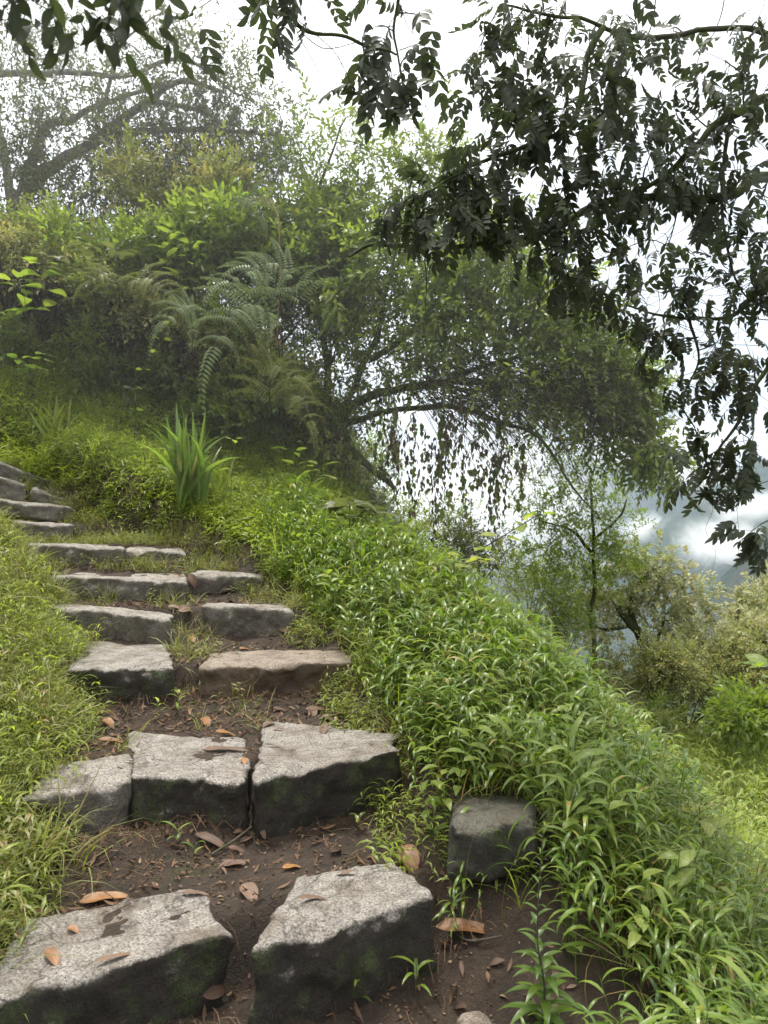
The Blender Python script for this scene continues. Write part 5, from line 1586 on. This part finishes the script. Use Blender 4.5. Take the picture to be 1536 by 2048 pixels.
# ------------------------------------------------------------------ the near tree reaching in from the right
pn = [pinnate(.20, 5, .082, .036, .4), pinnate(.23, 6, .078, .034, .6), pinnate(.18, 4, .095, .043, .3), pinnate(.21, 5, .088, .039, .7)]
B = np.array([3.9, 4.3, gz(3.9, 4.3) - .2])
C3 = pxclumps([
 (1000,30,3.6,45,1.1),(1020,110,3.5,50,1.0),(1090,230,3.4,55,1.0),(1230,160,3.5,60,1.0),(1300,300,3.5,60,1.0),(1400,360,3.6,60,.9),(930,300,3.3,35,.7),(960,120,3.6,40,.5),(950,175,3.5,32,.35),(1060,90,3.6,60,1.1),(1030,190,3.5,55,.9),(1110,40,3.7,70,1.3),(1180,110,3.6,70,1.4),(1250,30,3.8,60,1.0),(1120,190,3.5,70,1.4),(1200,220,3.5,70,1.4),
 (1290,120,3.7,55,.9),(1060,260,3.4,55,1.0),(1130,290,3.4,70,1.4),(1210,320,3.4,70,1.4),(1290,230,3.6,60,1.0),(1340,60,3.9,50,.5),(1370,190,3.7,60,1.2),(1450,120,3.7,70,1.3),(1520,60,3.8,60,1.1),(1530,200,3.7,70,1.4),(1450,260,3.7,60,1.2),
 (1380,300,3.7,60,1.1),(1480,340,3.7,70,1.2),(1540,400,3.8,60,1.3),(1420,400,3.8,60,1.2),(1330,380,3.7,60,1.2),(1260,400,3.6,60,1.2),(1180,400,3.5,60,1.2),(1100,370,3.5,50,.7),
 (1000,310,3.4,45,.9),(950,340,3.4,55,1.2),(900,370,3.4,50,1.1),(860,400,3.3,45,1.0),(960,400,3.4,60,1.3),(1020,370,3.4,45,.9),(890,440,3.3,45,1.0),(810,410,3.3,35,.6),(780,420,3.3,25,.4),(1020,440,3.5,50,.9),
 (1110,450,3.6,55,1.1),(1150,500,3.7,60,1.4),(1120,560,3.7,50,1.2),(1190,560,3.8,50,1.0),(1240,480,3.8,45,.8),(1330,500,3.9,40,.6),(1080,490,3.6,40,.9),
 (1250,600,3.9,50,1.0),(1300,640,4.0,45,1.0),(1360,650,4.0,40,.9),(1320,700,4.0,35,.9),(1410,560,4.0,50,1.2),(1460,600,4.0,50,1.3),(1510,560,4.0,50,1.2),(1530,480,3.9,60,1.2),(1440,680,4.1,40,.9),(1500,720,4.1,40,.9),
 (1350,760,4.1,25,.6),(1400,780,4.1,22,.5),(1390,845,4.2,22,.5),(1370,880,4.2,18,.35),(1500,800,4.2,35,.9),(1480,760,4.2,35,.8),(1450,890,4.2,35,.9),(1500,880,4.2,30,.7),(1410,945,4.2,32,.9),(1380,950,4.2,22,.6),(1470,960,4.2,38,1.0),(1500,940,4.2,24,.6),
 (1505,1060,3.6,26,.6),(1530,1080,3.6,18,.4)])
L3 = [([B, [3.7, 4.2, -1.4], [3.3, 4.0, .0], P(1900, 600, 3.9), P(1760, 420, 3.9)], .17, .11),
      ([P(1860, 560, 3.9), P(1700, 420, 3.9), P(1536, 345, 3.9), P(1440, 400, 3.8), P(1330, 400, 3.8), P(1210, 405, 3.7), P(1090, 460, 3.6), P(960, 482, 3.5), P(760, 492, 3.5), P(690, 520, 3.6)], .032, .006),
      ([P(1760, 420, 3.9), P(1640, 200, 3.9), P(1536, 195, 3.8), P(1450, 240, 3.8), P(1390, 310, 3.7), P(1300, 380, 3.7), P(1180, 440, 3.6)], .028, .010),
      ([P(1640, 200, 3.9), P(1520, 60, 3.9), P(1350, 70, 3.8), P(1200, 60, 3.7), P(1100, 40, 3.6), P(1000, 20, 3.6)], .018, .005),
      ([P(1200, 60, 3.7), P(1170, 160, 3.6), P(1140, 250, 3.5), P(1050, 300, 3.4), P(940, 340, 3.4), P(850, 390, 3.3)], .018, .005),
      ([P(1900, 600, 3.9), P(1700, 540, 4.0), P(1536, 575, 4.0), P(1470, 625, 4.0), P(1380, 640, 4.0), P(1250, 610, 4.0)], .020, .005),
      ([P(1700, 540, 4.0), P(1600, 650, 4.1), P(1536, 730, 4.2), P(1490, 820, 4.2), P(1440, 900, 4.2), P(1400, 960, 4.2)], .022, .003),
      ([P(1380, 640, 4.0), P(1400, 720, 4.1), P(1370, 800, 4.1), P(1395, 860, 4.2)], .008, .003),
      ([P(1460, 240, 3.8), P(1440, 420, 3.9), P(1460, 520, 3.9), P(1500, 600, 4.0)], .010, .004),
      ([P(1760, 420, 3.9), P(1700, 800, 3.8), P(1600, 1000, 3.7), P(1500, 1070, 3.6)], .012, .002)]
# bare hanging twigs and tendrils
tw = []
def tendril(pts, r=.002):
    tw.append(tube(spline([P(*p) for p in pts], 22, .012), np.linspace(r, r * .45, 22), 3, r=random.random()))
tendril([(1410, 990, 4.2), (1425, 1020, 4.2), (1412, 1060, 4.2), (1432, 1100, 4.2), (1420, 1160, 4.2)], .0016)
tendril([(1470, 1000, 4.2), (1478, 1060, 4.2), (1475, 1125, 4.2)], .0014)
tendril([(1536, 960, 4.2), (1500, 975, 4.2), (1450, 1000, 4.2), (1440, 1025, 4.2)], .003)
tendril([(1536, 640, 4.1), (1470, 640, 4.1), (1450, 700, 4.1), (1440, 780, 4.2), (1400, 850, 4.2)], .004)
tendril([(1310, 0, 3.9), (1300, 60, 3.9), (1280, 100, 3.8), (1235, 120, 3.8), (1150, 220, 3.7)], .005)
tendril([(1450, -20, 3.9), (1430, 60, 3.9), (1400, 110, 3.9), (1395, 180, 3.8)], .004)
tendril([(1180, 440, 3.7), (1190, 520, 3.7), (1300, 480, 3.9), (1390, 540, 3.9), (1380, 620, 4.0)], .004)
tendril([(850, 490, 3.5), (852, 560, 3.5), (848, 640, 3.5)], .004)
tendril([(1400, 620, 4.0), (1420, 680, 4.1), (1500, 690, 4.1), (1536, 690, 4.1)], .003)
for k in range(60):
    x, y = random.uniform(1180, 1540), random.uniform(420, 760)
    tendril([(x, y, 4.0), (x + random.gauss(0, 30), y + random.uniform(20, 50), 4.0), (x + random.gauss(0, 50), y + random.uniform(50, 110), 4.05)], .0022)
tree('near_tree', 'near tree with dark leathery feathered leaves reaching in from the right', B, L3, C3, pn, 12.5, [M_dark, M_twig], M_bark, 5, .005,
     extra=[('bare_twig', tw, M_twig)], bias=(-.2, 0, -.75), smin=.44, smax=.74, out=.45)
# its higher branch crossing the top of the view, grown from a stem behind the camera
B = np.array([.9, -1.6, gz(.9, -1.6) - .1])
C4 = pxclumps([(545,-10,2.6,40,.7),(590,10,2.7,35,.7),(500,-50,2.6,50,.7),(760,110,2.9,40,.9),(745,60,2.9,35,.8),(790,170,2.9,34,1.0),(815,140,2.9,34,.8),(730,170,2.9,25,.5),(860,40,2.9,30,.5),(800,20,2.9,40,.8),(620,-40,2.7,60,.9),(850,90,2.9,22,.4),(395,15,2.4,25,.4)])
L4 = [([B, [.85, -1.3, .4], [.6, -.5, 1.6], [.3, .6, 2.1], P(700, -260, 2.2)], .10, .03),
      ([P(700, -260, 2.2), P(560, -60, 2.6), P(600, 50, 2.7), P(720, 80, 2.8), P(790, 110, 2.9)], .012, .004),
      ([P(700, -260, 2.2), P(800, -60, 2.8), P(790, 60, 2.9), P(800, 180, 2.9)], .010, .003)]
tw = []
tendril([(590, -20, 2.6), (600, 50, 2.7), (640, 90, 2.7), (700, 90, 2.8), (740, 60, 2.9)], .003)
tendril([(585, 30, 2.7), (610, 90, 2.7), (650, 160, 2.7), (680, 200, 2.7)], .0022)
tendril([(600, 40, 2.7), (660, 90, 2.7), (700, 160, 2.8), (735, 210, 2.8)], .0022)
tendril([(455, -20, 2.6), (500, 50, 2.6), (520, 110, 2.6), (560, 160, 2.6), (592, 160, 2.6)], .0018)
tendril([(655, -20, 2.7), (665, 60, 2.7), (690, 150, 2.7), (738, 212, 2.7)], .0015)
tendril([(430, -20, 2.5), (450, 35, 2.5), (500, 38, 2.5), (540, -10, 2.5)], .0018)
tendril([(400, -20, 2.5), (398, 80, 2.5), (400, 170, 2.5)], .0012)
tree('overhanging_tree', 'tree overhead whose dark leafy sprays hang into the top of the view', B, L4, C4, [pn[1], pn[3], pn[0]], 5.5, [M_dark, M_twig], M_mossbark, 4, .004,
     extra=[('bare_twig', tw, M_twig)], bias=(-.1, 0, -.9), smin=.6, smax=.85, out=.3)
# near leaves at the top left corner
B = np.array([-1.5, -.6, gz(-1.5, -.6) - .1])
C5 = pxclumps([(30,-30,1.3,80,1.0),(120,-20,1.3,70,1.0),(220,-30,1.3,60,.9),(300,-10,1.3,45,.6),(110,20,1.35,35,.4),(10,30,1.4,40,.4),(200,-90,1.3,80,.8),(60,-110,1.3,80,.8),(320,-50,1.3,45,.5)])
L5 = [([B, [-1.5, -.3, 0], [-1.3, .3, .9], [-1.0, .9, 1.3], P(60, -190, 1.4)], .06, .015),
      ([P(60, -190, 1.4), P(130, -70, 1.4), P(250, -60, 1.4), P(400, -20, 1.3)], .006, .002),
      ([P(60, -190, 1.4), P(0, -60, 1.4), P(60, -10, 1.4), P(110, 30, 1.4)], .005, .002)]
bigsp = [spray(.16, 6, .11, .042, .7, .8, .6, 6, .4) for _ in range(3)]
tree('corner_tree', 'blurred near branch with large dull green leaves in the top left corner', B, L5, C5, bigsp, 4.5, [M_dark, M_twig], M_bark, 3, .003, bias=(.1, 0, -1.0), smin=.4, smax=.62, out=.3)
# ------------------------------------------------------------------ bushes and young trees below the bank
khs = [spray(.20, 12, .062, .034, .3, .9, .15, 3) for _ in range(4)]
bhs = [spray(.22, 12, .05, .018, .4, .8, .2, 3) for _ in range(4)]
GV = 'bushes below the bank'
# young tree with a moss-wrapped stem
B = P(1188, 1400, 9.2)
C6 = pxclumps([(1190,930,9.2,60,.8),(1150,1000,9.2,60,.9),(1230,1060,9.1,50,.7),(1120,1090,9.2,60,1.0),(1180,1120,9.1,60,1.1),(1240,1110,9.1,45,1.1),(1080,1130,9.3,45,.8),(1100,970,9.3,60,.7),(1070,1040,9.3,50,.6),(1060,920,9.3,70,.6),(1210,1000,9.2,45,.5),(1150,1180,9.2,50,.7),(1110,880,9.3,60,.6)])
tree('young_tree', 'young green tree with mossy stem rising behind the bank grass', B, [([B, P(1182, 1250, 9.2), P(1190, 1100, 9.2), P(1180, 980, 9.2), P(1195, 900, 9.2)], .034, .008), ([P(1190, 1110, 9.2), P(1140, 1060, 9.2), P(1080, 1040, 9.2)], .025, .008), ([P(1188, 1080, 9.2), P(1235, 1040, 9.1), P(1250, 1000, 9.1)], .02, .008)],
     C6, [spray(.22, 10, .065, .022, .5, .8, .3, 3) for _ in range(4)], 85, [M_bright, M_twig], M_mossbark, 6, .006, smin=.7, smax=1.1)
# khaki leaved tree with forked trunk
B = P(1300, 1330, 9.6); B = np.array([B[0], 9.6, gz(B[0], 9.6) - .1])
C7 = pxclumps([(1210,1180,9.6,45,1),(1260,1150,9.6,45,1),(1310,1140,9.5,45,1.1),(1360,1150,9.5,35,.8),(1180,1220,9.6,35,.8),(1240,1210,9.5,45,1),(1300,1190,9.4,50,1.1),(1350,1200,9.5,45,1),(1400,1180,9.5,30,.5),(1330,1240,9.5,45,.9),(1190,1260,9.5,35,.6),(1170,1190,9.7,30,.5),(1390,1230,9.6,40,.8),(1280,1120,9.6,30,.6)])
tree('khaki_leaved_tree', 'low gnarled tree with rounded khaki leaves and a dark forked trunk', B, [([B, P(1292, 1300, 9.6), P(1262, 1248, 9.55), P(1235, 1215, 9.5)], .075, .04), ([P(1285, 1290, 9.6), P(1265, 1230, 9.6), P(1270, 1190, 9.5), P(1290, 1150, 9.5)], .05, .02), ([P(1298, 1310, 9.6), P(1320, 1270, 9.5), P(1330, 1210, 9.5)], .03, .012), ([P(1260, 1250, 9.6), P(1220, 1262, 9.5), P(1180, 1255, 9.5)], .03, .01)],
     C7, khs, 46, [M_khaki, M_twig], M_bark, 5, .008, smin=.75, smax=1.15)
bush('valley_bush', 'large olive bush filling the space right of the gnarled trunk', 1380, 1460, 8.9, 2.1, 1.0, 1700, bhs, [M_bush, M_twig], GV, 9)
bush('valley_bush', 'pale khaki bush at the right edge of the view', 1520, 1440, 9.3, 1.4, 1.3, 1100, khs, [M_khaki, M_twig], GV, 7)
bush('valley_bush', 'straggly khaki bush with bare tips showing against the mist at right', 1490, 1330, 10.4, 1.1, .9, 400, khs, [M_khaki, M_twig], GV, 7)
bush('valley_bush', 'olive bush hugging the foot of the young tree', 1240, 1430, 9.0, 1.3, .5, 500, bhs, [M_bush, M_twig], GV, 6)
bush('valley_bush', 'yellowish feathery bush in front of the olive ones', 1330, 1400, 8.6, .8, .6, 420, spS, [M_bush, M_twig], GV, 6)
bush('valley_bush', 'dark green bush low down at the edge of the bright meadow', 1310, 1500, 8.0, .9, .4, 380, bhs, [M_tree, M_twig], GV, 6)
bush('valley_bush', 'light green leafy bush standing in the meadow at the right edge', 1500, 1480, 7.8, .8, .3, 260, spA, [M_bright, M_twig], GV, 5)
bush('valley_bush', 'small light green bush at the top of the bank grass below the young tree', 1130, 1330, 8.6, .9, .8, 360, spS, [M_bright, M_twig], GV, 5)
# pale bushes in the mist beyond the crest
GM = 'pale bushes beyond the crest'
bush('misty_bush', 'pale yellow green bush behind the broad pale leaves', 640, 1060, 11.5, 1.8, 1.1, 520, spB, [M_yellow, M_twig], GM)
bush('misty_bush', 'pale bush under the hanging dead leaves', 800, 1130, 11.5, 1.9, 1.0, 560, spB, [M_yellow, M_twig], GM)
bush('misty_bush', 'thin pale bush left of the yellow green sapling tip', 960, 1180, 11.0, 1.5, 1.15, 420, spB, [M_greyleaf, M_twig], GM)
bush('misty_bush', 'pale bush between the sapling and the young tree', 1060, 1260, 10.5, 1.3, 1.0, 420, spS, [M_yellow, M_twig], GM)
bush('misty_bush', 'light bush glimpsed under the boughs near the leaning trunk', 720, 1010, 12.0, 1.7, 1.1, 460, spB, [M_bright, M_twig], GM)
# berry sprig at the right edge
b = at_ground(1600, 2.7)
bigleaf('berry_sprig', 'glossy leaves of a sprig with dark berries at the right edge', b, [[b, b + [0.02, 0, .4], P(1560, 1380, 2.6), P(1525, 1340, 2.5)]], .085, .04, M_bright, 'plant', None, 5, .6, .003, spacing=.7)
